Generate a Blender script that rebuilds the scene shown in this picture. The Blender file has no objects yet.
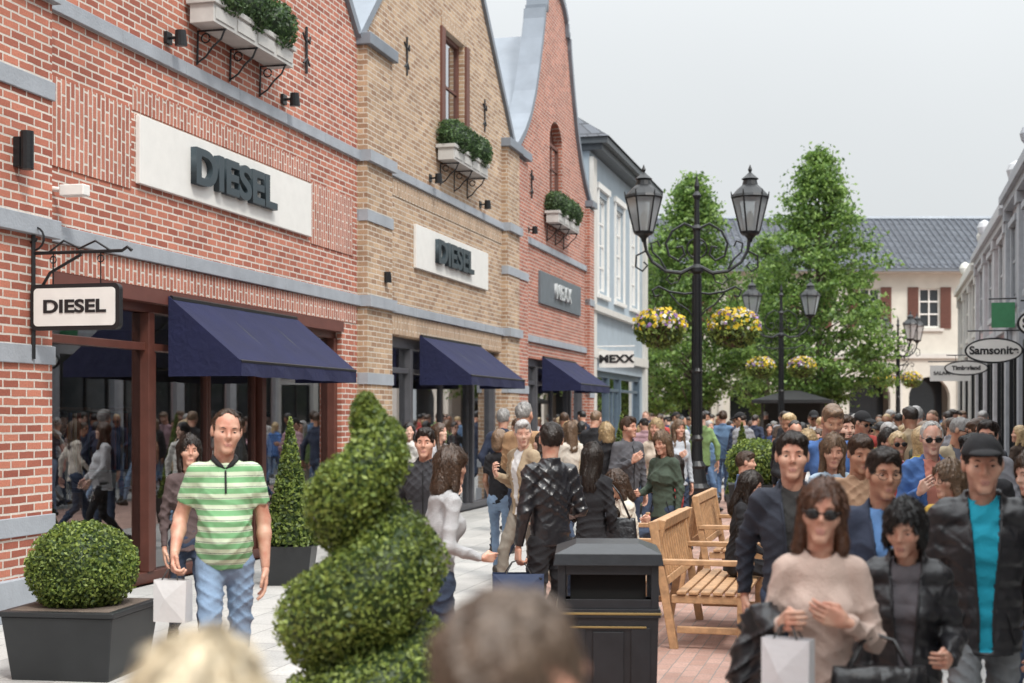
import bpy, bmesh, math, random, time
import numpy as np
from mathutils import Vector, Matrix, Euler
from mathutils.geometry import tessellate_polygon
T0=time.time()
R=random.Random(7)
NR=np.random.RandomState(5)
sin,cos,pi=math.sin,math.cos,math.pi
scene=bpy.context.scene
TH=math.radians(14.5)
P0=Vector((-6.92,1.79,0))
def street(n,s,z=0):
    return (P0.x+n*cos(TH)+s*sin(TH), P0.y-n*sin(TH)+s*cos(TH), z)
def link(o,parent=None):
    scene.collection.objects.link(o)
    if parent: o.parent=parent
    return o
def top(name,loc=None,rot=None):
    e=bpy.data.objects.new(name,None); e.empty_display_size=.2
    e.location=P0 if loc is None else loc
    e.rotation_euler=(0,0,-TH if rot is None else rot)
    return link(e)
# ------------------------------------------------------------ materials
MC={}
def nt(name):
    m=bpy.data.materials.new(name); m.use_nodes=True
    t=m.node_tree; b=t.nodes['Principled BSDF']
    return m,t,b
def M(name,col,rough=.6,metal=0,var=.15,vs=6,bump=0,bs=40,sheen=0,coat=0,spec=.5,fold=0):
    if name in MC: return MC[name]
    m,t,b=nt(name)
    b.inputs['Roughness'].default_value=rough; b.inputs['Metallic'].default_value=metal
    b.inputs['Specular IOR Level'].default_value=spec
    if coat: b.inputs['Coat Weight'].default_value=coat
    if sheen: b.inputs['Sheen Weight'].default_value=sheen
    tc=t.nodes.new('ShaderNodeTexCoord')
    n=t.nodes.new('ShaderNodeTexNoise'); n.inputs['Scale'].default_value=vs; n.inputs['Detail'].default_value=3; n.inputs['Roughness'].default_value=.6
    t.links.new(tc.outputs['Object'],n.inputs['Vector'])
    r=t.nodes.new('ShaderNodeMapRange'); r.inputs['To Min'].default_value=1-var*1.8; r.inputs['To Max'].default_value=1+var*1.8
    t.links.new(n.outputs['Fac'],r.inputs['Value'])
    mx=t.nodes.new('ShaderNodeVectorMath'); mx.operation='SCALE'
    mx.inputs[0].default_value=col; t.links.new(r.outputs[0],mx.inputs['Scale'])
    t.links.new(mx.outputs[0],b.inputs['Base Color'])
    if bump:
        n2=t.nodes.new('ShaderNodeTexNoise'); n2.inputs['Scale'].default_value=bs; n2.inputs['Detail'].default_value=1.5
        t.links.new(tc.outputs['Object'],n2.inputs['Vector'])
        bp=t.nodes.new('ShaderNodeBump'); bp.inputs['Strength'].default_value=bump; bp.inputs['Distance'].default_value=.01
        t.links.new(n2.outputs['Fac'],bp.inputs['Height'])
        if fold:
            n3=t.nodes.new('ShaderNodeTexNoise'); n3.inputs['Scale'].default_value=9; n3.inputs['Detail'].default_value=1; n3.inputs['Distortion'].default_value=1.2
            t.links.new(tc.outputs['Object'],n3.inputs['Vector'])
            b3=t.nodes.new('ShaderNodeBump'); b3.inputs['Strength'].default_value=fold; b3.inputs['Distance'].default_value=.04
            t.links.new(n3.outputs['Fac'],b3.inputs['Height']); t.links.new(bp.outputs[0],b3.inputs['Normal']); t.links.new(b3.outputs[0],b.inputs['Normal'])
        else: t.links.new(bp.outputs[0],b.inputs['Normal'])
    MC[name]=m; return m
def brick(name,c1,c2,mort,bw=.225,rh=.075,ms=.012,horiz=False,swap=False,bump=.6,bias=0,rough=.85,dirt=.25,tone=None):
    m,t,b=nt(name); b.inputs['Roughness'].default_value=rough
    N=t.nodes.new; L=t.links.new
    tc=N('ShaderNodeTexCoord'); sp=N('ShaderNodeSeparateXYZ'); L(tc.outputs['Object'],sp.inputs[0])
    cb=N('ShaderNodeCombineXYZ')
    if horiz:
        L(sp.outputs['X'],cb.inputs['Y']); L(sp.outputs['Y'],cb.inputs['X'])
    else:
        ad=N('ShaderNodeMath'); ad.operation='ADD'; L(sp.outputs['X'],ad.inputs[0]); L(sp.outputs['Y'],ad.inputs[1])
        if swap: L(ad.outputs[0],cb.inputs['Y']); L(sp.outputs['Z'],cb.inputs['X'])
        else: L(ad.outputs[0],cb.inputs['X']); L(sp.outputs['Z'],cb.inputs['Y'])
    nz=N('ShaderNodeTexNoise'); nz.inputs['Scale'].default_value=9; nz.inputs['Detail'].default_value=1; L(cb.outputs[0],nz.inputs['Vector'])
    vm=N('ShaderNodeVectorMath'); vm.operation='MULTIPLY_ADD'; L(nz.outputs['Color'],vm.inputs[0]); vm.inputs[1].default_value=(.010,.010,0); L(cb.outputs[0],vm.inputs[2])
    br=N('ShaderNodeTexBrick'); L(vm.outputs[0],br.inputs['Vector'])
    br.inputs['Scale'].default_value=1; br.inputs['Brick Width'].default_value=bw; br.inputs['Row Height'].default_value=rh
    br.inputs['Mortar Size'].default_value=ms*.5; br.inputs['Mortar Smooth'].default_value=.2; br.inputs['Bias'].default_value=bias
    br.inputs['Color1'].default_value=(*c1,1); br.inputs['Color2'].default_value=(*c2,1); br.inputs['Mortar'].default_value=(*mort,1)
    n=N('ShaderNodeTexNoise'); n.inputs['Scale'].default_value=1.3; n.inputs['Detail'].default_value=4; n.inputs['Roughness'].default_value=.7; L(cb.outputs[0],n.inputs['Vector'])
    r=N('ShaderNodeMapRange'); r.inputs['To Min'].default_value=1-dirt*1.4; r.inputs['To Max'].default_value=1+dirt*1.4; L(n.outputs['Fac'],r.inputs['Value'])
    n3=N('ShaderNodeTexNoise'); n3.inputs['Scale'].default_value=60; n3.inputs['Detail'].default_value=1; L(cb.outputs[0],n3.inputs['Vector'])
    r3=N('ShaderNodeMapRange'); r3.inputs['To Min'].default_value=.7; r3.inputs['To Max'].default_value=1.3; L(n3.outputs['Fac'],r3.inputs['Value'])
    mu=N('ShaderNodeMath'); mu.operation='MULTIPLY'; L(r.outputs[0],mu.inputs[0]); L(r3.outputs[0],mu.inputs[1])
    sc=N('ShaderNodeVectorMath'); sc.operation='SCALE'; L(br.outputs['Color'],sc.inputs[0]); L(mu.outputs[0],sc.inputs['Scale'])
    L(sc.outputs[0],b.inputs['Base Color'])
    bp=N('ShaderNodeBump'); bp.invert=True; bp.inputs['Strength'].default_value=bump; bp.inputs['Distance'].default_value=.012
    L(br.outputs['Fac'],bp.inputs['Height']); L(bp.outputs[0],b.inputs['Normal'])
    return m
def glass(name,tint,refl=1.0,rough=.01,haze=0):
    m=bpy.data.materials.new(name); m.use_nodes=True; t=m.node_tree; t.nodes.clear()
    N=t.nodes.new; L=t.links.new
    o=N('ShaderNodeOutputMaterial'); tr=N('ShaderNodeBsdfTransparent'); tr.inputs[0].default_value=(*tint,1)
    g=N('ShaderNodeBsdfGlossy'); g.inputs['Roughness'].default_value=rough; g.inputs[0].default_value=(.95,.97,1,1)
    f=N('ShaderNodeFresnel'); f.inputs[0].default_value=1.5
    mm=N('ShaderNodeMath'); mm.operation='MULTIPLY_ADD'; mm.inputs[1].default_value=refl*1.7; mm.inputs[2].default_value=.13*refl; mm.use_clamp=True
    L(f.outputs[0],mm.inputs[0]); mx=N('ShaderNodeMixShader'); L(mm.outputs[0],mx.inputs[0]); L(tr.outputs[0],mx.inputs[1]); L(g.outputs[0],mx.inputs[2])
    if haze:
        d=N('ShaderNodeBsdfDiffuse'); d.inputs[0].default_value=(.75,.78,.8,1); tl=N('ShaderNodeBsdfTranslucent'); tl.inputs[0].default_value=(.75,.78,.8,1)
        m1=N('ShaderNodeMixShader'); m1.inputs[0].default_value=.5; L(d.outputs[0],m1.inputs[1]); L(tl.outputs[0],m1.inputs[2])
        m2=N('ShaderNodeMixShader'); m2.inputs[0].default_value=haze; L(mx.outputs[0],m2.inputs[1]); L(m1.outputs[0],m2.inputs[2]); L(m2.outputs[0],o.inputs[0])
    else: L(mx.outputs[0],o.inputs[0])
    return m
RED=brick('red_brick',(.50,.185,.12),(.28,.080,.052),(.60,.54,.48),ms=.020)
REDV=brick('red_brick_soldier',(.48,.19,.13),(.32,.105,.07),(.60,.54,.48),swap=True,ms=.022)
RED2=brick('red_brick_b',(.46,.17,.11),(.29,.095,.062),(.52,.46,.41),ms=.018)
TAN=brick('tan_brick',(.49,.34,.22),(.28,.165,.10),(.56,.50,.42),ms=.018)
TANV=brick('tan_brick_soldier',(.46,.31,.20),(.31,.19,.11),(.56,.50,.42),swap=True,ms=.02)
PAVR=brick('brick_paving',(.44,.28,.23),(.32,.19,.15),(.23,.2,.18),bw=.21,rh=.105,ms=.009,horiz=True,bump=.4,dirt=.3)
PAVG=brick('slab_paving',(.45,.44,.42),(.36,.355,.345),(.2,.2,.19),bw=.6,rh=.4,ms=.01,horiz=True,bump=.4,dirt=.25)
TILE=brick('roof_tiles',(.085,.095,.115),(.06,.065,.08),(.02,.022,.03),bw=.28,rh=.34,ms=.04,bump=1.0,rough=.6)
STONE=M('blue_grey_stone',(.32,.345,.38),.7,var=.16,vs=3,bump=.3)
PALE=M('pale_stone',(.58,.565,.53),.7,var=.08,vs=3,bump=.1)
ZINC=M('zinc',(.20,.225,.26),.5,metal=.2,var=.18,vs=1.5)
WOODD=M('dark_red_wood',(.10,.035,.025),.4,var=.2)
BLACK=M('black_iron',(.012,.013,.015),.4,metal=.2,var=.2,bump=.15)
NAVY=M('navy_canvas',(.008,.011,.052),.85,var=.18,vs=3,bump=.3,bs=300,fold=.2)
WHITE=M('white_paint',(.78,.77,.74),.5,var=.04)
SIGNW=M('sign_white',(.74,.73,.70),.45,var=.05)
LETT=M('letter_slate',(.032,.048,.058),.45,var=.1)
LETB=M('letter_black',(.01,.01,.012),.5)
BLUEW=M('blue_grey_render',(.34,.40,.45),.8,var=.1,vs=2,bump=.1)
CREAM=M('cream_render',(.58,.56,.50),.85,var=.14,vs=1.2,bump=.1)
PINK=M('pink_render',(.54,.43,.43),.85,var=.1,vs=2,bump=.1)
GREYR=M('grey_render',(.46,.48,.50),.8,var=.12,vs=2,bump=.1)
GL=glass('shop_glass',(.70,.74,.75),1.05)
GLU=glass('window_glass',(.22,.25,.28),1.4)
LGL=glass('lantern_glass',(.80,.84,.85),.9,.1,haze=.38)
TEAK=M('teak',(.46,.27,.14),.55,var=.35,vs=14,bump=.3)
SHUT=M('shutter',(.13,.05,.035),.6,var=.15)
# ------------------------------------------------------------ mesh builder
class MB:
    def __init__(s): s.v=[]; s.f=[]; s.m=[]
    def add(s,V,F,mi=0):
        b=len(s.v); s.v.extend([tuple(map(float,p)) for p in V]); s.f.extend([tuple(int(i)+b for i in q) for q in F])
        s.m.extend([mi]*len(F) if isinstance(mi,int) else list(mi))
    def box(s,x0,x1,y0,y1,z0,z1,mi=0):
        s.add([(x0,y0,z0),(x1,y0,z0),(x1,y1,z0),(x0,y1,z0),(x0,y0,z1),(x1,y0,z1),(x1,y1,z1),(x0,y1,z1)],
              [(0,3,2,1),(4,5,6,7),(0,1,5,4),(1,2,6,5),(2,3,7,6),(3,0,4,7)],mi)
    def obox(s,mat,x0,x1,y0,y1,z0,z1,mi=0):
        V=[(x0,y0,z0),(x1,y0,z0),(x1,y1,z0),(x0,y1,z0),(x0,y0,z1),(x1,y0,z1),(x1,y1,z1),(x0,y1,z1)]
        s.add([mat@Vector(p) for p in V],[(0,3,2,1),(4,5,6,7),(0,1,5,4),(1,2,6,5),(2,3,7,6),(3,0,4,7)],mi)
    def frus(s,z0,z1,a0,b0,a1,b1,cx=0,cy=0,mi=0):
        s.add([(cx-a0,cy-b0,z0),(cx+a0,cy-b0,z0),(cx+a0,cy+b0,z0),(cx-a0,cy+b0,z0),(cx-a1,cy-b1,z1),(cx+a1,cy-b1,z1),(cx+a1,cy+b1,z1),(cx-a1,cy+b1,z1)],
              [(0,3,2,1),(4,5,6,7),(0,1,5,4),(1,2,6,5),(2,3,7,6),(3,0,4,7)],mi)
    def tube(s,path,rad,n=8,mi=0):
        V,F=tube(path,rad,n); s.add(V,F,mi)
    def lathe(s,prof,cx=0,cy=0,n=16,mi=0,rot=0):
        V=[];F=[]
        for (r,z) in prof:
            for i in range(n):
                a=2*pi*i/n+rot; V.append((cx+r*cos(a),cy+r*sin(a),z))
        for j in range(len(prof)-1):
            for i in range(n):
                F.append((j*n+i,j*n+(i+1)%n,(j+1)*n+(i+1)%n,(j+1)*n+i))
        F.append(tuple(range(n-1,-1,-1))); F.append(tuple((len(prof)-1)*n+i for i in range(n)))
        s.add(V,F,mi)
    def obj(s,name,mats,parent=None,smooth=False,bevel=0,recalc=False):
        me=bpy.data.meshes.new(name); me.from_pydata(s.v,[],s.f)
        for m in mats: me.materials.append(m)
        me.polygons.foreach_set('material_index',np.array(s.m,dtype=np.int32))
        if smooth: me.polygons.foreach_set('use_smooth',np.ones(len(s.f),dtype=bool))
        if recalc:
            bm=bmesh.new(); bm.from_mesh(me); bmesh.ops.recalc_face_normals(bm,faces=bm.faces); bm.to_mesh(me); bm.free()
        me.update(); o=bpy.data.objects.new(name,me)
        if bevel:
            md=o.modifiers.new('b','BEVEL'); md.width=bevel; md.segments=2; md.limit_method='ANGLE'
        return link(o,parent)
def tube(path,rad,n=8):
    P=[Vector(p) for p in path]
    if not isinstance(rad,(list,tuple)): rad=[rad]*len(P)
    V=[];F=[]; up=None
    for i,p in enumerate(P):
        d=(P[min(i+1,len(P)-1)]-P[max(i-1,0)])
        if d.length<1e-9: d=Vector((0,0,1))
        d.normalize()
        if up is None:
            up=Vector((0,0,1)) if abs(d.z)<.9 else Vector((0,1,0))
        u=(up-d*up.dot(d))
        if u.length<1e-6: u=d.orthogonal()
        u.normalize(); w=d.cross(u); up=u
        for k in range(n):
            a=2*pi*k/n; V.append(tuple(p+(u*cos(a)+w*sin(a))*rad[i]))
    for j in range(len(P)-1):
        for k in range(n):
            F.append((j*n+k,j*n+(k+1)%n,(j+1)*n+(k+1)%n,(j+1)*n+k))
    F.append(tuple(range(n-1,-1,-1))); F.append(tuple((len(P)-1)*n+k for k in range(n)))
    return V,F
def box(name,parent,mat,x0,x1,y0,y1,z0,z1,bevel=0):
    b=MB(); b.box(x0,x1,y0,y1,z0,z1); return b.obj(name,[mat],parent,bevel=bevel)
def facade(parent,name,outer,holes,mat,n=0,depth=.3):
    loops=[[Vector((a,b,0)) for a,b in l] for l in [outer]+holes]
    tris=tessellate_polygon(loops); b=MB(); V=[(n,p.x,p.y) for l in loops for p in l]
    b.add(V,[tuple(t) for t in tris])
    for l in loops:
        k=len(l)
        for i in range(k):
            p,q=l[i],l[(i+1)%k]
            b.add([(n,p.x,p.y),(n,q.x,q.y),(n-depth,q.x,q.y),(n-depth,p.x,p.y)],[(0,1,2,3)])
    return b.obj(name,[mat],parent)
def rect(s0,s1,z0,z1): return [(s0,z0),(s1,z0),(s1,z1),(s0,z1)]
def text(body,size,parent,mat,loc,rot,extr=.02,off=.0,sx=1,name='lettering'):
    c=bpy.data.curves.new(name,'FONT'); c.body=body; c.size=size; c.extrude=extr; c.offset=off; c.align_x='CENTER'; c.align_y='CENTER'
    c.materials.append(mat); o=bpy.data.objects.new(name,c); o.location=loc; o.rotation_euler=rot; o.scale=(sx,1,1)
    return link(o,parent)
WALLROT=(pi/2,0,pi/2)
def top_child(parent,name):
    e=bpy.data.objects.new(name,None); return link(e,parent)
def window(parent,s0,s1,z0,z1,n,fm,gm,cols=1,rows=1,fw=.07,name='window'):
    b=MB(); e=top_child(parent,name)
    b.box(n-.05,n+.03,s0,s1,z0,z0+fw); b.box(n-.05,n+.03,s0,s1,z1-fw,z1)
    b.box(n-.05,n+.03,s0,s0+fw,z0+fw,z1-fw); b.box(n-.05,n+.03,s1-fw,s1,z0+fw,z1-fw)
    w=(s1-s0-2*fw)/cols; h=(z1-z0-2*fw)/rows
    for i in range(1,cols): b.box(n-.04,n+.02,s0+fw+w*i-.02,s0+fw+w*i+.02,z0+fw,z1-fw)
    for j in range(1,rows): b.box(n-.035,n+.015,s0+fw,s1-fw,z0+fw+h*j-.02,z0+fw+h*j+.02)
    b.obj('frame',[fm],e)
    g=MB(); g.add([(n-.01,s0+fw,z0+fw),(n-.01,s1-fw,z0+fw),(n-.01,s1-fw,z1-fw),(n-.01,s0+fw,z1-fw)],[(0,1,2,3)]); g.obj('pane',[gm],e)
    return e
def coping(parent,pts,mat,n0,n1,th=.12,name='coping'):
    b=MB()
    for i in range(len(pts)-1):
        (a,c),(d,e)=pts[i],pts[i+1]
        L=math.hypot(d-a,e-c); nx,nz=-(e-c)/L*th,(d-a)/L*th
        if nz<0: nx,nz=-nx,-nz
        if abs(d-a)<1e-6: nz=0
        b.add([(n0,a,c),(n1,a,c),(n1,d,e),(n0,d,e),(n0,a+nx,c+nz),(n1,a+nx,c+nz),(n1,d+nx,e+nz),(n0,d+nx,e+nz)],
              [(0,3,2,1),(4,5,6,7),(0,1,5,4),(1,2,6,5),(2,3,7,6),(3,0,4,7)])
    return b.obj(name,[mat],parent,recalc=True)
# ------------------------------------------------------------ foliage
def leafmat(name,c,var=.35):
    m,t,b=nt(name); b.inputs['Roughness'].default_value=.5
    N=t.nodes.new; L=t.links.new
    g=N('ShaderNodeTexCoord'); n=N('ShaderNodeTexNoise'); n.inputs['Scale'].default_value=3.5; n.inputs['Detail'].default_value=3; L(g.outputs['Object'],n.inputs['Vector'])
    r=N('ShaderNodeMapRange'); r.inputs['From Min'].default_value=.3; r.inputs['From Max'].default_value=.7; r.inputs['To Min'].default_value=1-var; r.inputs['To Max'].default_value=1+var; L(n.outputs['Fac'],r.inputs['Value'])
    s=N('ShaderNodeVectorMath'); s.operation='SCALE'; s.inputs[0].default_value=c; L(r.outputs[0],s.inputs['Scale']); L(s.outputs[0],b.inputs['Base Color'])
    tr=N('ShaderNodeBsdfTranslucent'); L(s.outputs[0],tr.inputs[0]); mx=N('ShaderNodeMixShader'); mx.inputs[0].default_value=.35
    L(b.outputs[0],mx.inputs[1]); L(tr.outputs[0],mx.inputs[2]); L(mx.outputs[0],t.nodes['Material Output'].inputs[0])
    return m
LF=[leafmat('leaf_light',(.20,.31,.07)),leafmat('leaf_mid',(.13,.23,.05)),leafmat('leaf_dark',(.055,.11,.028))]
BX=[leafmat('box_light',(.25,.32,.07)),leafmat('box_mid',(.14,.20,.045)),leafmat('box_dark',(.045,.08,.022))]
BW=[leafmat('window_box_light',(.10,.17,.06)),leafmat('window_box_mid',(.06,.115,.04)),leafmat('window_box_dark',(.03,.06,.022))]
BARK=M('bark',(.13,.10,.08),.9,var=.3,bump=.6)
FLY=leafmat('flower_yellow',(.75,.55,.04),.15); FLP=leafmat('flower_purple',(.35,.2,.5),.15); FLW=leafmat('flower_white',(.75,.72,.7),.1)
def leaves(P,size,name,mats,parent,prob,nrm=None,aspect=.55,jit=1.0):
    n=len(P); d=NR.normal(size=(n,3))
    if nrm is not None: d=d*jit+nrm*.9
    d/=np.linalg.norm(d,axis=1)[:,None]+1e-9
    q=NR.normal(size=(n,3)); u=np.cross(d,q); u/=np.linalg.norm(u,axis=1)[:,None]+1e-9; w=np.cross(d,u)
    sz=size*(.6+.8*NR.rand(n))[:,None]
    V=np.empty((n,4,3)); V[:,0]=P-u*sz*.5; V[:,1]=P+w*sz*aspect*.5+d*sz*.08; V[:,2]=P+u*sz*.5; V[:,3]=P-w*sz*aspect*.5+d*sz*.08
    me=bpy.data.meshes.new(name); me.vertices.add(4*n); me.vertices.foreach_set('co',V.reshape(-1).astype(np.float32))
    me.loops.add(4*n); me.loops.foreach_set('vertex_index',np.arange(4*n,dtype=np.int32))
    me.polygons.add(n); me.polygons.foreach_set('loop_start',np.arange(0,4*n,4,dtype=np.int32))
    try: me.polygons.foreach_set('loop_total',np.full(n,4,dtype=np.int32))
    except Exception: pass
    for m in mats: me.materials.append(m)
    me.polygons.foreach_set('material_index',NR.choice(len(mats),size=n,p=prob).astype(np.int32))
    me.update(calc_edges=True); me.validate()
    return link(bpy.data.objects.new(name,me),parent)
def shell_points(n,c,r,lo=.86,bottom=-1):
    d=NR.normal(size=(n,3)); d/=np.linalg.norm(d,axis=1)[:,None]; d=d[d[:,2]>bottom]
    lump=1+.05*np.sin(d[:,0]*9+1)*np.sin(d[:,1]*8)*np.sin(d[:,2]*7+2)
    rr=(lo+(1.03-lo)*NR.rand(len(d)))*lump
    return np.array(c)+d*np.array(r)*rr[:,None], d
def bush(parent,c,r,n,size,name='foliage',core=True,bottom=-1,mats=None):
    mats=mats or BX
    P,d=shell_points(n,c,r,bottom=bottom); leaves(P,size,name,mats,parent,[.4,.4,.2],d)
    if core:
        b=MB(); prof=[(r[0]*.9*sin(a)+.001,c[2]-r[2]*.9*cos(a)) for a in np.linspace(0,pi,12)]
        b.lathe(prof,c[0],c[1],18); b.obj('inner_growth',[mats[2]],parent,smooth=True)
def tree(name,loc,H,rad,z0,nclump,seed):
    rr=random.Random(seed); e=top(name,loc,0)
    b=MB(); b.tube([(0,0,0),(.03,0,H*.3),(-.03,.03,H*.6),(0,0,H*.97)],[.16,.12,.07,.012],10)
    PT=[]
    def prof(t):
        return rad*(min(1,(t/.14))**.6)*(1-t)**.66*1.12 if t<1 else 0
    for i in range(nclump):
        t=rr.random()**1.2; z=z0+(H-z0)*t; a=rr.random()*2*pi
        lob=1+.20*sin(3*a+seed+z*1.7)+.16*sin(5*a-z*2.3)+.10*sin(z*5+a*2)
        R_=prof(t)*lob; q=(.35+.65*math.sqrt(rr.random())); r=R_*q
        c=Vector((r*cos(a),r*sin(a),z+rr.uniform(-.2,.2)))
        k=rr.randint(35,70); s=rr.uniform(.12,.28)
        PT.append(np.array(c)+NR.normal(size=(k,3))*np.array([s,s,s*.5]))
        if i%4==0:
            b.tube([(0,0,z-.5*r-.1),tuple(Vector((0,0,z-.3*r))*.4+c*.6-Vector((0,0,.08))),tuple(c)],[.035,.018,.006],5)
    b.obj('trunk_and_limbs',[BARK],e,smooth=True)
    P=np.vstack(PT); leaves(P,.14,'crown_foliage',LF,e,[.45,.36,.19],None,.6)
    return e
# ------------------------------------------------------------ SDF figures
def smin(a,b,k):
    h=np.maximum(k-np.abs(a-b),0)/k
    return np.minimum(a,b)-h*h*k*.25
def smax(a,b,k): return -smin(-a,-b,k)
def cone(G,a,b,r1,r2,sy=1,sx=1):
    X,Y,Z=G; ax=(b[0]-a[0])*sx; ay=(b[1]-a[1])*sy; az=b[2]-a[2]
    px=(X-a[0])*sx; py=(Y-a[1])*sy; pz=Z-a[2]; L=ax*ax+ay*ay+az*az+1e-9
    t=np.clip((px*ax+py*ay+pz*az)/L,0,1)
    return np.sqrt((px-t*ax)**2+(py-t*ay)**2+(pz-t*az)**2)-(r1+(r2-r1)*t)
def ell(G,c,r):
    X,Y,Z=G
    return (np.sqrt(((X-c[0])/r[0])**2+((Y-c[1])/r[1])**2+((Z-c[2])/r[2])**2)-1)*min(r)
def mkgrid(lo,hi,h):
    ax=[np.arange(lo[i],hi[i]+h,h,dtype=np.float32) for i in range(3)]
    return (ax[0][:,None,None],ax[1][None,:,None],ax[2][None,None,:])
def nets(F,lo,h):
    ins=F<0; c=np.zeros(tuple(x-1 for x in F.shape),dtype=np.int8)
    nx,ny,nz=F.shape
    for i in (0,1):
        for j in (0,1):
            for k in (0,1): c+=ins[i:nx-1+i,j:ny-1+j,k:nz-1+k]
    act=(c>0)&(c<8); ids=np.argwhere(act); N=len(ids)
    idx=np.full(act.shape,-1,dtype=np.int64); idx[act]=np.arange(N)
    i,j,k=ids.T; acc=np.zeros((N,3)); cnt=np.zeros(N)
    C=[(a,b,d) for a in (0,1) for b in (0,1) for d in (0,1)]
    for p in C:
        for ax in range(3):
            if p[ax]==0:
                q=list(p); q[ax]=1
                f0=F[i+p[0],j+p[1],k+p[2]]; f1=F[i+q[0],j+q[1],k+q[2]]
                m=(f0<0)!=(f1<0); t=f0[m]/(f0[m]-f1[m]); pos=np.tile(np.array(p,dtype=float),(m.sum(),1)); pos[:,ax]=t
                acc[m]+=pos; cnt[m]+=1
    V=np.array(lo)+h*(ids+acc/np.maximum(cnt,1)[:,None])
    Q=[]
    for ax in range(3):
        o=[(ax+1)%3,(ax+2)%3]
        sl0=[slice(None)]*3; sl1=[slice(None)]*3
        sl0[ax]=slice(0,-1); sl1[ax]=slice(1,None)
        d=ins[tuple(sl0)]!=ins[tuple(sl1)]
        low=ins[tuple(sl0)]
        I=np.argwhere(d)
        ok=np.ones(len(I),bool)
        for u in o: ok&=(I[:,u]>=1)&(I[:,u]<F.shape[u]-1)
        I=I[ok]; lowv=low[tuple(I.T)]
        def cell(da,db):
            J=I.copy(); J[:,o[0]]+=da; J[:,o[1]]+=db; return idx[tuple(J.T)]
        q=np.stack([cell(-1,-1),cell(0,-1),cell(0,0),cell(-1,0)],1)
        q[~lowv]=q[~lowv][:,::-1]; Q.append(q)
    return V,np.vstack(Q)
def wrk(G,amp,seed):
    X,Y,Z=G; r=random.Random(seed); a,b,c,d=[r.random()*6 for _ in range(4)]
    f1=np.sin(30*Z+14*X+a+2.4*np.sin(11*X+9*Z+b)+1.2*np.sin(13*Y+c)); f2=np.sin(44*Z-26*X+d+2.0*np.sin(9*X+12*Y+c)+1.5*np.sin(7*Z))
    m1=.5+.5*np.sin(9*X+7*Z+c+2*np.sin(6*Y+a)); m2=.5+.5*np.sin(8*Y-9*Z+b)
    return -amp*((1-np.abs(f1))**2*2.4*m1+(1-np.abs(f2))**2*2.0*m2-.8)
class Sdf:
    def __init__(s): s.p=[]
    def c(s,a,b,r1,r2,k=.03,sy=1,sx=1,cut=None): s.p.append((a,b,r1,r2,k,sy,sx,cut))
    def mesh(s,h,post=None,pad=.03):
        lo=[1e9]*3; hi=[-1e9]*3
        for a,b,r1,r2,k,sy,sx,cut in s.p:
            r=max(r1,r2)+pad
            for q in (a,b):
                for i in range(3): lo[i]=min(lo[i],q[i]-r); hi[i]=max(hi[i],q[i]+r)
        G=mkgrid(lo,hi,h); D=None
        for a,b,r1,r2,k,sy,sx,cut in s.p:
            d=cone(G,a,b,r1,r2,sy,sx)
            if cut is not None:
                p,nv=cut; d=np.maximum(d,(G[0]-p[0])*nv[0]+(G[1]-p[1])*nv[1]+(G[2]-p[2])*nv[2])
            D=d if D is None else smin(D,d,k)
        if post: D=post(G,D)
        D=D+np.zeros((len(G[0]),G[1].shape[1],G[2].shape[2]),dtype=np.float32)
        return nets(D,lo,h)
HC={}
def handmesh(curl,h):
    key=(curl,h)
    if key in HC: return HC[key]
    S=Sdf()
    xs=[-.031,-.0105,.0105,.030]; ls=[.95,1.06,1.0,.8]
    S.c((0,-.03,0),(0,.01,0),.021,.021,.02)
    for x,l in zip(xs,ls):
        S.c((x*.6,.012,0),(x,.082 if l>.85 else .074,0),.0145,.0115,.012)
    for n_,(x,l) in enumerate(zip(xs,ls)):
        y=.082 if l>.85 else .074; p=Vector((x,y,0)); ang=curl*.35+.08*n_*curl
        for sg,(ln,r) in enumerate(zip((.042,.027,.022),(.0095,.0085,.0078))):
            d=Vector((x*.6*(1-curl*.5)*(sg==0),cos(ang),-sin(ang))).normalized(); q=p+d*ln*l
            S.c(tuple(p),tuple(q),r,r*.92,.003); p=q; ang+=curl*.62
    t0=Vector((-.022,.018,-.004)); t1=t0+Vector((-.026,.030,-.012)); t2=t1+Vector((-.006+.012*curl,.030,-.008)); t3=t2+Vector((.006*curl+.002,.022,-.008*curl))
    S.c(tuple(t0),tuple(t1),.014,.0115,.012); S.c(tuple(t1),tuple(t2),.0105,.0095,.004); S.c(tuple(t2),tuple(t3),.0092,.0078,.004)
    HC[key]=S.mesh(h); return HC[key]
def sphere(c,r,n=10,m=8):
    V=[];F=[]
    for j in range(m+1):
        ph=pi*j/m
        for i in range(n):
            a=2*pi*i/n; V.append((c[0]+r[0]*sin(ph)*cos(a),c[1]+r[1]*cos(ph),c[2]+r[2]*sin(ph)*sin(a)))
    for j in range(m):
        for i in range(n): F.append((j*n+i,(j+1)*n+i,(j+1)*n+(i+1)%n,j*n+(i+1)%n))
    return V,F
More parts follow.
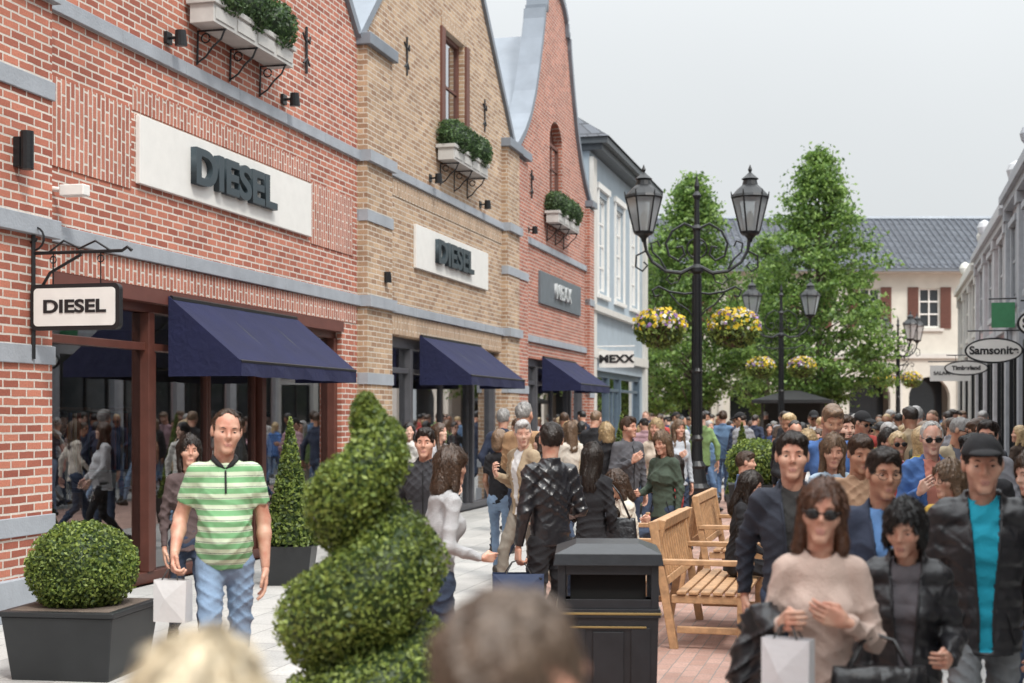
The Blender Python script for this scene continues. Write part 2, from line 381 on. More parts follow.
def strands(V,F,n,seed,long_):
    rs=np.random.RandomState(seed); C=V[F].mean(1); nn=np.cross(V[F[:,2]]-V[F[:,0]],V[F[:,3]]-V[F[:,1]]); nn/=np.linalg.norm(nn,axis=1)[:,None]+1e-12
    I=rs.randint(0,len(C),n); c=C[I]; nr=nn[I]
    d=c-np.array((.015,-.045,.14)); d/=np.linalg.norm(d,axis=1)[:,None]
    d=d+np.array((0,.0,-.9 if long_ else -.25)); d+=rs.normal(size=d.shape)*(.18 if long_ else .35)
    d-=nr*(d*nr).sum(1)[:,None]; d/=np.linalg.norm(d,axis=1)[:,None]+1e-9
    L=(rs.uniform(.03,.08,n) if long_ else rs.uniform(.012,.03,n))[:,None]; w=np.cross(nr,d)*rs.uniform(.0009,.0022,n)[:,None]
    lift=rs.uniform(.001,.006,n)[:,None]
    p0=c-d*L*.5-nr*.001; p1=c+nr*lift; p2=c+d*L*.5+nr*lift*.6
    W=np.stack([p0-w,p0+w,p1+w,p1-w,p2+w*.3,p2-w*.3],1).reshape(-1,3)
    b=np.arange(n)[:,None]*6; Fq=np.vstack([b+np.array([0,1,2,3]),b+np.array([3,2,4,5])])
    return W,Fq
HEADC={}
# slots: 0 top 1 bottom 2 skin 3 hair 4 shoes 5 inner 6 lips 7 white 8 dark 9 accessory
def headpieces(female,hair,glasses,beard,h,var):
    key=(female,hair,glasses,beard,h,var)
    if key in HEADC: return HEADC[key]
    out=[]; r=random.Random(var*31+5)
    jw=(.050 if female else .057)*(1+r.uniform(-.08,.08)); ns=(.85 if female else 1.0)*(1+r.uniform(-.12,.18)); br=.6 if female else 1
    lo=(-.11,-.125,-.15); hi=(.11,.13,.135); G=mkgrid(lo,hi,h)
    D=ell(G,(0,-.015,.03),(.074,.095,.088))
    D=smin(D,ell(G,(0,.018,-.046),(jw,.064,.066)),.03)
    D=smin(D,cone(G,(-.010,.064,-.094),(.010,.064,-.094),.018,.018),.02)
    D=smin(D,cone(G,(0,-.025,-.05),(0,-.03,-.14),.054,.053),.03)
    for sx in (-1,1):
        D=smin(D,cone(G,(sx*.037,.048,-.020),(sx*.046,.035,-.018),.026,.023),.02)
        D=smin(D,cone(G,(sx*.012,.0695,.031),(sx*.04,.061,.030),.0095*(.6+.4*br),.009),.012)
    for sx in (-1,1): D=smax(D,-(cone(G,(sx*.029,.088,.007),(sx*.034,.087,.007),.0155,.0155)),.009)
    D=smin(D,cone(G,(0,.073,.022),(0,.093,-.018),.0060*ns,.0100*ns),.012)
    for sx in (-1,1): D=smin(D,cone(G,(sx*.010,.081,-.0245),(sx*.011,.077,-.0235),.0070*ns,.0062*ns),.008)
    D=smin(D,cone(G,(-.015,.079,-.0565),(.015,.079,-.0565),.0055,.0055),.007)
    D=smin(D,cone(G,(-.012,.078,-.0680),(.012,.078,-.0680),.0062,.0062),.007)
    for sx in (-1,1):
        e=ell(G,(sx*.076,-.008,.002),(.010,.019,.031)); D=smin(D,e,.008)
    V,F=nets(D,lo,h); C=V[F].mean(1)
    mi=np.full(len(F),2)
    lips=(np.abs(C[:,0])<.021-np.abs(C[:,2]+.0620)*.9)&(C[:,2]>-.0745)&(C[:,2]<-.0515)&(C[:,1]>.074); mi[lips]=6
    if beard:
        bd=(C[:,2]<-.035)&(C[:,1]>.0)&(C[:,2]>-.125)&~lips&((C[:,2]<-.078)|(np.abs(C[:,0])>.034)|(C[:,2]>-.05)&(np.abs(C[:,0])<.026)&(C[:,2]<-.042)); mi[bd]=3
    out.append((V,F,mi))
    for sx in (-1,1):
        c=(sx*.0315,.0605,.006); v,f=sphere(c,(.0118,.0118,.0108),16,14); v=np.array(v); f=np.array(f); cy=v[f].mean(1)
        m=np.where((cy[:,1]>c[1]+.0100),8,7); out.append((v,f,m))
        v,f=sphere(c,(.0134,.0131,.0122),16,12); v=np.array(v); f=np.array(f); cy=v[f].mean(1)
        k=(cy[:,2]>c[2]+.0030)|(cy[:,2]<c[2]-.0042); out.append((v,f[k],2))
        if h<.0075:
            v,f=tube([(sx*.0145,.0795,.0255),(sx*.030,.0790,.0315),(sx*.046,.066,.0275)],[.0018,.0028 if not female else .0020,.0012],6); out.append((np.array(v),f,3))
            v,f=tube([(sx*.0205,.0690,.0075),(sx*.031,.0742,.0100),(sx*.043,.0655,.0065)],[.0010,.0016,.0010],5); out.append((np.array(v),f,8))
    if h<.0075:
        v,f=tube([(-.020,.0785,-.0622),(0,.0845,-.0628),(.020,.0785,-.0622)],[.0006,.0013,.0006],5); out.append((np.array(v),f,8))
    if glasses=='sun':
        for sx in (-1,1):
            v,f=sphere((sx*.033,.0865,.003),(.027,.004,.021),14,6); out.append((np.array(v),np.array(f),8))
            v,f=tube([(sx*.058,.084,.010),(sx*.075,.04,.012),(sx*.080,-.01,.012)],.0025,5); out.append((np.array(v),f,8))
        v,f=tube([(-.01,.091,.008),(.01,.091,.008)],.0025,5); out.append((np.array(v),f,8))
    if glasses=='rim':
        for sx in (-1,1):
            pts=[(sx*.033+.024*cos(a),.089-.004*abs(cos(a)),.003+.017*sin(a)) for a in np.linspace(0,2*pi,17)]
            v,f=tube(pts,.0015,5); out.append((np.array(v),f,8))
            v,f=tube([(sx*.057,.084,.006),(sx*.075,.04,.012),(sx*.080,-.01,.012)],.0017,5); out.append((np.array(v),f,8))
    if hair!='bald':
        hh=max(h,.0055); lo=(-.15,-.22,-.32 if hair in('long','mid') else -.22); hi=(.15,.12,.165); G=mkgrid(lo,hi,hh); X,Y,Z=G
        jag=.005*np.sin(70*X+var)*np.sin(55*Y+2)+.004*np.sin(130*X+40*Y+3*var)
        thick=-.001 if hair in('short','recede','cap') else .005
        D=ell(G,(0,-.019,.034),(.0785+thick,.100+thick,.094+thick))
        if hair in('short','cap'):
            sd=1 if var%2 else -1
            if hair=='short':
                D=smin(D,ell(G,(.012*sd,.020,.090),(.052,.056,[.026,.034,.022,.030,.038][var])),.03)
                if var in(1,4): D=smin(D,cone(G,(.02*sd,.058,.098),(-.025*sd,.066,.105),.014,.018),.015)
            fr=ell(G,(0,.125,-.012),(.085,.115,.092))+jag; D=smax(D,-fr,.004)
            D=smax(D,-(Z+.018+jag+np.where(Y<-.03,.040,0)),.006)
        elif hair=='recede':
            fr=ell(G,(0,.12,.03),(.10,.125,.10))+jag; D=smax(D,-fr,.004); D=smax(D,-(Z+.035+np.where(Y<-.03,.02,0)),.006); D=D+.002
        else:
            L={'long':.27,'mid':.17,'bob':.10,'pony':.05,'bun':.05}[hair]
            if hair in('long','mid','bob'):
                for sx in (-1,1):
                    D=smin(D,cone(G,(sx*.060,-.02,.03),(sx*(.076+.008*sin(var*2+sx)),-.01+.03*(hair=='long'),.03-L+.012*sx*sin(var)),.030,.022),.03)
                D=smin(D,cone(G,(0,-.055,.0),(0,-.075,.02-L),.07,.058,1.1,.85),.03)
            if hair=='pony':
                D=smin(D,cone(G,(0,-.115,.04),(0,-.145,-.03),.024,.03),.02); D=smin(D,cone(G,(0,-.145,-.03),(0,-.135,-.15),.03,.012),.02)
            if hair=='bun': D=smin(D,ell(G,(0,-.115,.065),(.04,.04,.04)),.015)
            fr=ell(G,(.012*(1 if var%2 else -1),.115,-.03),(.064,.115,.106))+jag*.6; D=smax(D,-fr,.006)
            if hair in('pony','bun'): D=smax(D,-(Z+.045+np.where(Y<-.03,.03,0)),.008)
        amp=1 if hair in('short','recede','cap') else 1.6
        D=D+amp*(.0022*np.sin(150*X+40*Y+12*np.sin(9*Z))*np.sin(90*Y+30*X+8*np.sin(14*Z+1))+.0025*np.sin(60*X+22*Z+var)*np.sin(70*Y+9*Z))
        V,F=nets(D+0*X+0*Y+0*Z,lo,hh); out.append((V,F,3))
        if h<.0056:
            W,Fq=strands(V,F,5600 if hair in('long','mid','bob') else 4600,var,hair in('long','mid','bob','pony')); out.append((W,Fq,3))
    if hair=='cap':
        lo=(-.13,-.15,-.01); hi=(.13,.2,.17); G=mkgrid(lo,hi,.006)
        D=ell(G,(0,-.016,.036),(.087,.108,.10)); D=smax(D,.045-G[2]-.1*np.clip(G[1],-1,0),.006)
        D=smin(D,smax(ell(G,(0,.10,.058),(.066,.072,.02)),-(ell(G,(0,.10,.046),(.075,.085,.018))),.003),.006)
        V,F=nets(D,lo,.006); out.append((V,F,9))
    HEADC[key]=out; return out
ARMS={
 'down':((.225,-.035,1.145),(.230,.03,.90),(0,.15,-1),(0,1,0),.5),
 'swf':((.225,.03,1.15),(.205,.20,.985),(0,.5,-.8),(0,.6,.5),.6),
 'swb':((.235,-.13,1.17),(.24,-.14,.925),(0,.1,-1),(0,1,0),.6),
 'grip':((.23,-.035,1.14),(.24,.035,.90),(0,.1,-1),(0,1,0),1.6),
 'half':((.25,-.07,1.16),(.285,.08,.985),(.1,.6,-.7),(0,.7,.6),1.5),
 'carry':((.24,-.03,1.145),(.22,.20,1.09),(-.1,1,.1),(0,0,1),1.5),
 'raise':((.245,-.02,1.16),(.19,.21,1.24),(-.2,1,.2),(0,0,1),1.5),
 'chest':((.245,.0,1.15),(.09,.20,1.24),(-1,.15,.35),(0,.2,1),.9),
 'phone':((.225,-.01,1.145),(.12,.24,1.24),(-.4,.6,.6),(.5,-.3,.8),1.1),
 'pocket':((.265,-.07,1.17),(.19,.05,.97),(-.2,.3,-1),(0,1,0),.4),
 'lap':((.21,.03,1.16),(.12,.25,1.06),(-.5,1,-.3),(0,.3,1),.6),
 'mouth':((.205,.13,1.17),(.07,.17,1.40),(-.5,-.1,.9),(-.3,-1,0),1.2),
 'strap':((.23,.0,1.15),(.16,.13,1.33),(-.3,.1,1),(-1,0,0),1.5),
}
XS=.93
FIGC={}
def figure(female=False,legs='stand',aR='down',aL='down',top_='jacket',hair='short',yaw=0,pitch=0,fat=0,glasses=None,beard=False,open_=False,h=.011,hh=.0055,seed=1,skinny=False,collar=False,lean=0):
    key=(female,legs,aR,aL,top_,hair,yaw,pitch,fat,glasses,beard,open_,h,hh,seed,collar,lean)
    if key in FIGC: return FIGC[key]
    P=[]
    w=.86 if female else 1.0
    dz=-.36 if legs=='sit' else (-.02 if legs in('walk','walk2') else 0)
    def Z(p): return (p[0],p[1],p[2]+dz)
    LEGS={'stand':[((.085,0,.92),(.09,.03,.49),(.10,-.02,.085),0),((-.085,0,.92),(-.10,.01,.49),(-.125,-.02,.085),0)],
          'walk':[((.085,.01,.90),(.09,.19,.51),(.085,.25,.095),-8),((-.085,-.01,.90),(-.09,-.02,.47),(-.085,-.31,.17),38)],
          'walk2':[((.085,-.01,.90),(.09,-.02,.47),(.085,-.31,.17),38),((-.085,.01,.90),(-.09,.19,.51),(-.085,.25,.095),-8)],
          'sit':[((.09,0,.56),(.13,.42,.53),(.12,.40,.085),0),((-.09,0,.56),(-.12,.43,.53),(-.13,.36,.085),0)]}[legs]
    t={'tee':.004,'shirt':.006,'sweater':.010,'jacket':.015,'leather':.014,'puffer':.024,'coat':.020}[top_]
    hem={'tee':.885,'shirt':.87,'sweater':.87,'jacket':.84,'leather':.90,'puffer':.85,'coat':.60}[top_]
    if legs=='sit': hem=max(hem,.88)
    S=Sdf(); f=1+fat
    if top_=='coat' and legs!='sit': S.c((0,0,.55),(0,0,.98),.19*w+t,.145*f+t,.05,1.35)
    hipw=.146
    S.c(Z((0,0,.84)),Z((0,0,1.0)),hipw*f+t,(.122 if female else .136)*f+t,.04,1.35)
    S.c(Z((0,0,1.05)),Z((0,.004,1.27)),(.108 if female else .132)*f+t,(.124 if female else .152)+t,.05,1.38)
    S.c(Z((0,-.005,1.27)),Z((0,-.012,1.38)),(.124 if female else .150)+t,.105*w+t,.04,1.4)
    S.c(Z((-.125*w,-.012,1.415)),Z((.125*w,-.012,1.415)),.044+t*.8,.044+t*.8,.05)
    S.c(Z((0,-.018,1.41)),Z((0,-.012,1.465)),.082+t*.5,.056+t*.5,.05)
    if fat>.03: S.c(Z((0,.045,1.03)),Z((0,.045,1.12)),.125*f,.12*f,.06)
    if female:
        for sx in (-1,1): S.c(Z((sx*.064,.066,1.265)),Z((sx*.062,.068,1.26)),.048+t,.048+t,.05)
    SK=Sdf()
    hands=[]
    for sx,nm in ((1,aR),(-1,aL)):
        E,W,HD,TD,curl=ARMS[nm]
        def mz(p): return (p[0]*sx*(w if abs(p[0])>.15 else 1),p[1],p[2]+dz)
        sh=mz((.168,-.01,1.405)); el=mz(E); wr=mz(W)
        dv=(Vector(wr)-Vector(el)).normalized(); de=(Vector(el)-Vector(sh)).normalized()
        fs=.80 if female else 1
        if top_=='tee':
            cp=tuple(Vector(sh)+ (Vector(el)-Vector(sh))*.66)
            S.c(sh,el,.052*fs+t,.052*fs+t+.004,.045,cut=(cp,tuple(de)))
            SK.c(sh,el,.047*fs,.040*fs,.02); SK.c(el,tuple(Vector(el)+dv*.08),.040*fs,.041*fs,.02); SK.c(tuple(Vector(el)+dv*.08),wr,.041*fs,.026*fs,.02)
        else:
            S.c(sh,el,.049*fs+t*.9,.040*fs+t*.9,.04); S.c(el,wr,.041*fs+t*.9,.030*fs+t*.6,.025,cut=(wr,tuple(dv)))
            SK.c(tuple(Vector(wr)-dv*.04),wr,.026*fs,.024*fs,.02)
        V,F=handmesh(curl,hh if hh>.005 else .0045)
        D=Vector(HD).normalized(); T=Vector(TD); X=-(T-D*T.dot(D)).normalized(); Zv=X.cross(D)
        A=np.array([[X[i],D[i],Zv[i]] for i in range(3)]); s_=.90 if female else 1.0
        U=(V*s_)@A.T; base=np.array(W)+np.array(D)*.015; base[0]*=(w if abs(base[0])>.15 else 1)
        U=U+base+np.array(((XS-1)*base[0],0,0)); U[:,0]*=sx; U[:,2]+=dz
        F2=F[:,::-1] if sx<0 else F
        P.append((U,F2,2)); hands.append((base[0]*sx*XS,base[1],base[2]+dz,D[0]*sx,D[1],D[2]))
    hem_=hem+dz
    def post(G,D):
        D=np.maximum(D,hem_-G[2]+.006*np.sin(14*G[0]+9*G[1]+seed))
        D=np.maximum(D,G[2]-(1.515+dz))
        if top_=='puffer': D=D-.011*np.abs(np.sin((G[2]+.12*G[0]**2)*pi/.085))+.003
        if open_: D=D+np.where((np.abs(G[0])<.028+np.clip(G[2]-dz-1.0,0,.5)*.085)&(G[1]>0)&(G[2]>.86+dz),.016,0)
        nk=cone(G,(0,.006,1.50+dz),(0,0,1.6+dz),.058,.08)
        D=np.maximum(D,-nk)
        a={'tee':.0045,'shirt':.006,'sweater':.0045,'jacket':.006,'leather':.0065,'puffer':.0035,'coat':.005}[top_]
        return D+wrk(G,a,seed)
    if top_ in('jacket','leather','puffer','coat','shirt'):
        S.c(Z((0,-.022,1.45)),Z((0,-.026,1.495)),.064+t*.5,.062+t*.6,.015)
    V,F=S.mesh(h,post); C=V[F].mean(1); mi=np.zeros(len(F),int)
    if open_:
        k=(np.abs(C[:,0])<.026+np.clip(C[:,2]-dz-1.0,0,.5)*.085)&(C[:,1]>.02)&(C[:,2]>.86+dz); mi[k]=5
    V=V.copy(); V[:,0]*=XS
    P.append((V,F,mi))
    if h<.012 and top_ in('jacket','puffer','leather','coat') and legs!='sit':
        # slanted pocket welts and hem seam
        for sx in (-1,1):
            pts=[]
            for q in np.linspace(0,1,5):
                xx=sx*(.085+.035*q); zz=1.02-.13*q+dz
                m=(np.abs(V[:,0]-xx)<.014)&(np.abs(V[:,2]-zz)<.014)&(V[:,1]>0)
                if m.any(): pts.append((float(xx),float(V[m][:,1].max())-.0005,float(zz)))
            if len(pts)>2:
                v,ff=tube(pts,.0045,5); P.append((np.array(v),ff,9))
    if open_ and h<.012:
        for sx in (-1,1):
            pts=[]
            for zz in np.linspace(.90,1.40,11)+dz:
                xx=sx*(.030+max(0,zz-dz-1.0)*.085)*XS
                m=(np.abs(V[:,0]-xx)<.013)&(np.abs(V[:,2]-zz)<.014)&(V[:,1]>0)
                if m.any(): pts.append((float(xx*1.06),float(V[m][:,1].max()),float(zz)))
            if len(pts)>3:
                v,ff=tube(pts,.0065,6); P.append((np.array(v),ff,0))
    if not open_ and top_ in('jacket','puffer','leather','coat','tee') and not female:
        Vf=V[(np.abs(V[:,0])<.012)&(V[:,1]>0)]
        pts=[]
        z0=(1.30 if top_=='tee' else hem+.02)
        for zz in np.linspace(z0+dz,1.42+dz,9):
            q=Vf[np.abs(Vf[:,2]-zz)<.02]
            if len(q): pts.append((0,float(q[:,1].max())+.0015,float(zz)))
        if len(pts)>2:
            v,ff=tube(pts,.0055,5); P.append((np.array(v),ff,9))
    if collar:
        for sx in (-1,1):
            pts=[(sx*.002,.060,1.425+dz),(sx*.035,.052,1.452+dz),(sx*.060,.015,1.478+dz),(sx*.055,-.04,1.492+dz),(0,-.078,1.50+dz)]
            v,ff=tube(pts,[.010,.014,.015,.014,.013],8); P.append((np.array(v),ff,9))
    SK.c(Z((0,-.02,1.43)),Z((0,-.008,1.56)),.053 if not female else .045,.051 if not female else .042,.02)
    V,F=SK.mesh(max(h*.8,.008)); V=V.copy(); V[:,0]*=XS; P.append((V,F,2))
    B=Sdf(); k_=.88 if skinny or female else .96
    hz=LEGS[0][0][2]
    B.c((-.045,0,hz),(.045,0,hz),.100*f,.100*f,.035,1.05)
    B.c((0,0,hz+.03),(0,0,hz+.12),.125*f,.118*f,.04,1.3)
    for (hp,kn,an,pt) in LEGS:
        mc=tuple(Vector(kn)*.65+Vector(an)*.35+Vector((0,-.012,0)))
        B.c(hp,kn,.088*k_*(1+fat*.5),.060*k_,.03); B.c(kn,mc,.058*k_,.058*k_,.02); B.c(mc,an,.058*k_,.047*k_,.02,cut=((an[0],an[1],max(.03,an[2]-.045)),tuple((Vector(an)-Vector(kn)).normalized())))
    wz=hz+.14
    V,F=B.mesh(h,lambda G,D: np.maximum(D,G[2]-wz)+wrk(G,.006,seed+3)*(1+.6*(G[2]<.3))); V=V.copy(); V[:,0]*=XS; P.append((V,F,1))
    for (hp,kn,an,pt) in LEGS:
        O=Sdf(); A=math.radians(pt)
        def fp(y,z,x=0): 
            return (an[0]*XS*1.02+x*(1 if an[0]>0 else -1),an[1]+y*cos(A)+z*sin(A),an[2]-y*sin(A)+z*cos(A))
        fs=.92 if female else 1.05
        O.c(fp(-.045*fs,-.045),fp(.08*fs,-.048,.01),.040,.040,.03); O.c(fp(.08*fs,-.048,.01),fp(.15*fs,-.055,.012),.040,.030,.03); O.c(fp(0,.01),fp(.02,-.04),.040,.038,.03)
        V,F=O.mesh(max(h*.8,.009),lambda G,D: np.maximum(D,.004-G[2]) ); P.append((V,F,4))
    hv=headpieces(female,hair,glasses,beard,hh,seed%5)
    sc=(.97 if female else 1.0)
    Mx=(Matrix.Rotation(math.radians(yaw),3,'Z')@Matrix.Rotation(math.radians(pitch),3,'X')@Matrix.Rotation(math.radians((seed*37%9-4)*1.2),3,'Y'))
    A=np.array(Mx); pv=np.array((0,-.02,-.09))
    for V,F,mi in hv:
        U=((np.array(V)*sc-pv)@A.T)+pv+np.array((0,.012,1.625+dz)); P.append((U,F,mi))
    vs=[];fs=[];ms=[];off=0
    for V,F,mi in P:
        vs.append(np.array(V)); n=len(F)
        fs.extend([tuple(int(i)+off for i in q) for q in F] if not isinstance(F,np.ndarray) else (F+off).tolist())
        ms.append(np.full(n,mi) if isinstance(mi,int) else np.array(mi)); off+=len(V)
    V=np.vstack(vs)
    if lean:
        q=np.clip((V[:,2]-(.92+dz))/.25,0,1); q=q*q*(3-2*q); a=math.radians(lean)*q; y=V[:,1].copy(); z=V[:,2]-(.92+dz)
        V[:,1]=y*np.cos(a)+z*np.sin(a); V[:,2]=(z*np.cos(a)-y*np.sin(a))+.92+dz
    me=bpy.data.meshes.new('figure'); me.from_pydata(V.tolist(),[],fs)
    for i in range(10): me.materials.append(None)
    me.polygons.foreach_set('material_index',np.concatenate(ms).astype(np.int32)); me.polygons.foreach_set('use_smooth',np.ones(len(fs),bool)); me.update()
    FIGC[key]=(me,hands); return FIGC[key]
def cloth(c,kind='c'):
    k='cloth_%s_%.3f_%.3f_%.3f'%(kind,*c)
    if kind=='leather': return M(k,c,.32,var=.15,bump=.2,bs=60,spec=.6,fold=.3)
    if kind=='puffer': return M(k,c,.45,var=.1,bump=.15,bs=50,fold=.35)
    if kind=='denim': return M(k,c,.9,var=.28,vs=6,bump=.3,bs=170,fold=.25)
    if kind=='knit': return M(k,c,.95,var=.07,vs=18,bump=.5,bs=150,fold=.14)
    return M(k,c,.9,var=.10,vs=9,bump=.25,bs=150,fold=.22)
def skin(i):
    k='skin_%d'%i
    if k in MC: return MC[k]
    c=[(.58,.34,.25),(.47,.27,.185),(.64,.42,.33),(.34,.19,.125)][i]
    m,t,b=nt(k); N=t.nodes.new; L=t.links.new
    b.inputs['Roughness'].default_value=.46; b.inputs['Specular IOR Level'].default_value=.4
    tc=N('ShaderNodeTexCoord'); n=N('ShaderNodeTexNoise'); n.inputs['Scale'].default_value=16; n.inputs['Detail'].default_value=4; L(tc.outputs['Object'],n.inputs['Vector'])
    cr=N('ShaderNodeValToRGB'); L(n.outputs['Fac'],cr.inputs[0]); e=cr.color_ramp.elements
    e[0].position=.32; e[0].color=(c[0]*.86,c[1]*.66,c[2]*.62,1); e[1].position=.66; e[1].color=(c[0]*1.06,c[1]*1.12,c[2]*1.12,1)
    L(cr.outputs[0],b.inputs['Base Color'])
    n2=N('ShaderNodeTexNoise'); n2.inputs['Scale'].default_value=170; n2.inputs['Detail'].default_value=1; L(tc.outputs['Object'],n2.inputs['Vector'])
    bp=N('ShaderNodeBump'); bp.inputs['Strength'].default_value=.15; bp.inputs['Distance'].default_value=.004; L(n2.outputs['Fac'],bp.inputs['Height']); L(bp.outputs[0],b.inputs['Normal'])
    MC[k]=m; return m
def hairm(c): return M('hair_%.3f_%.3f_%.3f'%c,c,.42,var=.5,vs=45,bump=.5,bs=90)
EYEW=M('eye_white',(.42,.40,.38),.3); DRK=M('dark_pupil',(.012,.01,.01),.2); LIPS=M('lips',(.44,.21,.17),.5); SHB=M('shoe_dark',(.03,.025,.022),.5); SHW=M('shoe_light',(.5,.5,.5),.6)
def person(name,a,d,H,heading,topc,botc,hairc,sk=0,kind='c',bkind='denim',inner=(.6,.6,.6),shoes=None,acc=(.012,.012,.014),parent=None,topm=None,z=0,**kw):
    me,hands=figure(**kw)
    o=bpy.data.objects.new(name,me); link(o,parent)
    sc=H/1.75; o.location=(a,d,z); o.scale=(sc,sc,sc); o.rotation_euler=(0,0,pi+math.radians(heading))
    if kw.get('top_')=='sweater' and kind=='c': kind='knit'
    ms=[topm or cloth(topc,kind),cloth(botc,bkind),skin(sk),hairm(hairc),shoes or SHB,cloth(inner),LIPS,EYEW,DRK,cloth(acc)]
    for i,m in enumerate(ms): o.material_slots[i].link='OBJECT'; o.material_slots[i].material=m
    return o,hands
def paperbag(parent,hand,col,w=.26,hgt=.32,dp=.11,drop=.17,rot=0):
    m=M('bag_%.2f_%.2f_%.2f'%col,col,.55,var=.06,bump=.2,bs=30); b=MB(); x,y,z=hand[0]+hand[3]*.07,hand[1]+hand[4]*.07,hand[2]+hand[5]*.07
    zt=z-drop
    Mx=Matrix.Translation((x,y,0))@Matrix.Rotation(rot,4,'Z')
    V=[(-dp/2,-w/2,zt-hgt),(dp/2,-w/2,zt-hgt),(dp/2,w/2,zt-hgt),(-dp/2,w/2,zt-hgt),(-dp/2*.8,-w/2*1.03,zt),(dp/2*.8,-w/2*1.03,zt),(dp/2*.8,w/2*1.03,zt),(-dp/2*.8,w/2*1.03,zt),(-dp/2*.6,-w/2*.9,zt-.02),(dp/2*.6,-w/2*.9,zt-.02),(dp/2*.6,w/2*.9,zt-.02),(-dp/2*.6,w/2*.9,zt-.02),(-dp*.65,.02,zt-hgt*.5),(dp*.65,-.02,zt-hgt*.45)]
    V=[Mx@Vector(v) for v in V]
    b.add(V,[(0,3,2,1),(0,1,5,4),(1,2,13),(2,6,13),(6,5,13),(5,1,13),(2,3,7,6),(3,0,12),(0,4,12),(4,7,12),(7,3,12),(8,9,10,11)],0)
    for sx in (-1,1):
        p=[Mx@Vector((sx*dp*.4,-w*.25,zt)),Mx@Vector((sx*dp*.15,-w*.12,zt+drop*.75)),Vector((x,y,z-.012)),Mx@Vector((sx*dp*.15,w*.12,zt+drop*.75)),Mx@Vector((sx*dp*.4,w*.25,zt))]
        b.tube([tuple(q) for q in p],.004,5,1)
    return b.obj('shopping_bag',[m,cloth((.05,.05,.05),'rope')],parent)
def handbag(parent,c,w,hgt,dp,strap_to,col=(.012,.012,.014),rot=0):
    b=MB(); Mx=Matrix.Translation(c)@Matrix.Rotation(rot,4,'Z')
    V=[];F=[]
    for j,t in enumerate(np.linspace(0,1,9)):
        zz=-hgt/2+hgt*t; ww=w/2*(1.04-.16*t)*(1-.25*max(0,.12-t)/.12); dd=dp/2*(1.15-.75*t)*(1-.3*max(0,.12-t)/.12)
        for i in range(16):
            a=2*pi*i/16; cx=abs(cos(a))**.5*(1 if cos(a)>0 else -1); cy=abs(sin(a))**.6*(1 if sin(a)>0 else -1)
            V.append(Mx@Vector((cx*ww,cy*dd,zz-.012*(t**2)*cos(cx*3))))
    for j in range(8):
        for i in range(16): F.append((j*16+i,j*16+(i+1)%16,(j+1)*16+(i+1)%16,(j+1)*16+i))
    F.append(tuple(range(15,-1,-1))); F.append(tuple(8*16+i for i in range(16))); b.add(V,F)
    for sx in (-1,1):
        s=Vector(strap_to); p0=Mx@Vector((-w*.3,sx*dp*.15,hgt*.48)); p1=Mx@Vector((w*.3,sx*dp*.15,hgt*.48))
        b.tube([tuple(p0),tuple(p0.lerp(s,.6)+Vector((-.01,0,.03))),tuple(s),tuple(p1.lerp(s,.6)+Vector((.01,0,.03))),tuple(p1)],.007,6)
    return b.obj('handbag',[cloth(col,'leather')],parent,smooth=True)
# ============================================================ GROUND
g=MB(); g.add([(-400,-60,0),(400,-60,0),(400,700,0),(-400,700,0)],[(0,1,2,3)]); g.obj('ground',[M('ground_grey',(.2,.2,.19),.9,var=.15,vs=.3)])
def sheet(name,n0,n1,s0,s1,z,mat):
    e=MB(); e.add([(n0,s0,z),(n1,s0,z),(n1,s1,z),(n0,s1,z)],[(0,1,2,3)]); o=e.obj(name,[mat]); o.location=P0; o.rotation_euler=(0,0,-TH); return o
sheet('pavement',0,3.55,-12,46,.004,PAVG); sheet('brick_road',3.6,7.0,-12,46,.004,PAVR)
sheet('drain_channel',7.05,7.4,-12,46,.004,brick('drain_setts',(.2,.2,.2),(.15,.15,.15),(.07,.07,.07),bw=.12,rh=.12,ms=.012,horiz=True))
sheet('pavement',7.45,9.8,-12,46,.004,PAVG); sheet('plaza_paving',-14,40,46.05,90,.004,PAVR)
# ============================================================ LEFT ROW
def shop_interior(p,s0,s1,z1):
    b=MB(); b.box(-5,-.32,s0,s1,-.02,.02,0); b.box(-5.1,-5,s0,s1,.02,z1,1); b.box(-5,-.32,s0-.05,s0,.02,z1,1); b.box(-5,-.32,s1,s1+.05,.02,z1,1); b.box(-5,-.32,s0,s1,z1,z1+.05,2)
    for i in range(4):
        s=s0+(s1-s0)*(.10+.23*i); b.box(-2.2,-1.6,s,s+.9,.02,.85,3)
        for j in range(5): b.box(-2.1+.02*j,-1.7,s+.05+.16*j,s+.17+.16*j,.85,.93+.05*((i+j)%3),4+(i+j)%3)
        for j in range(9): b.box(-3.0,-2.6,s+.1*j,s+.06+.1*j,1.0,1.75,4+(i*2+j)%3)
        b.box(-3.05,-2.55,s-.05,s+1.0,1.78,1.82,3); b.box(-2.98,-2.95,s-.02,s+.97,.02,1.78,1)
    b.box(-.75,-.70,s0+.2,s0+1.1,.5,2.2,6)
    b.obj('shop_interior',[M('int_floor',(.45,.4,.33),.5),M('int_wall',(.5,.45,.4),.8),M('int_ceiling',(.6,.6,.58),.8),M('int_table',(.25,.15,.09),.6),M('int_c1',(.4,.1,.08),.8),M('int_c2',(.1,.15,.3),.8),M('int_c3',(.7,.68,.6),.8)],p)
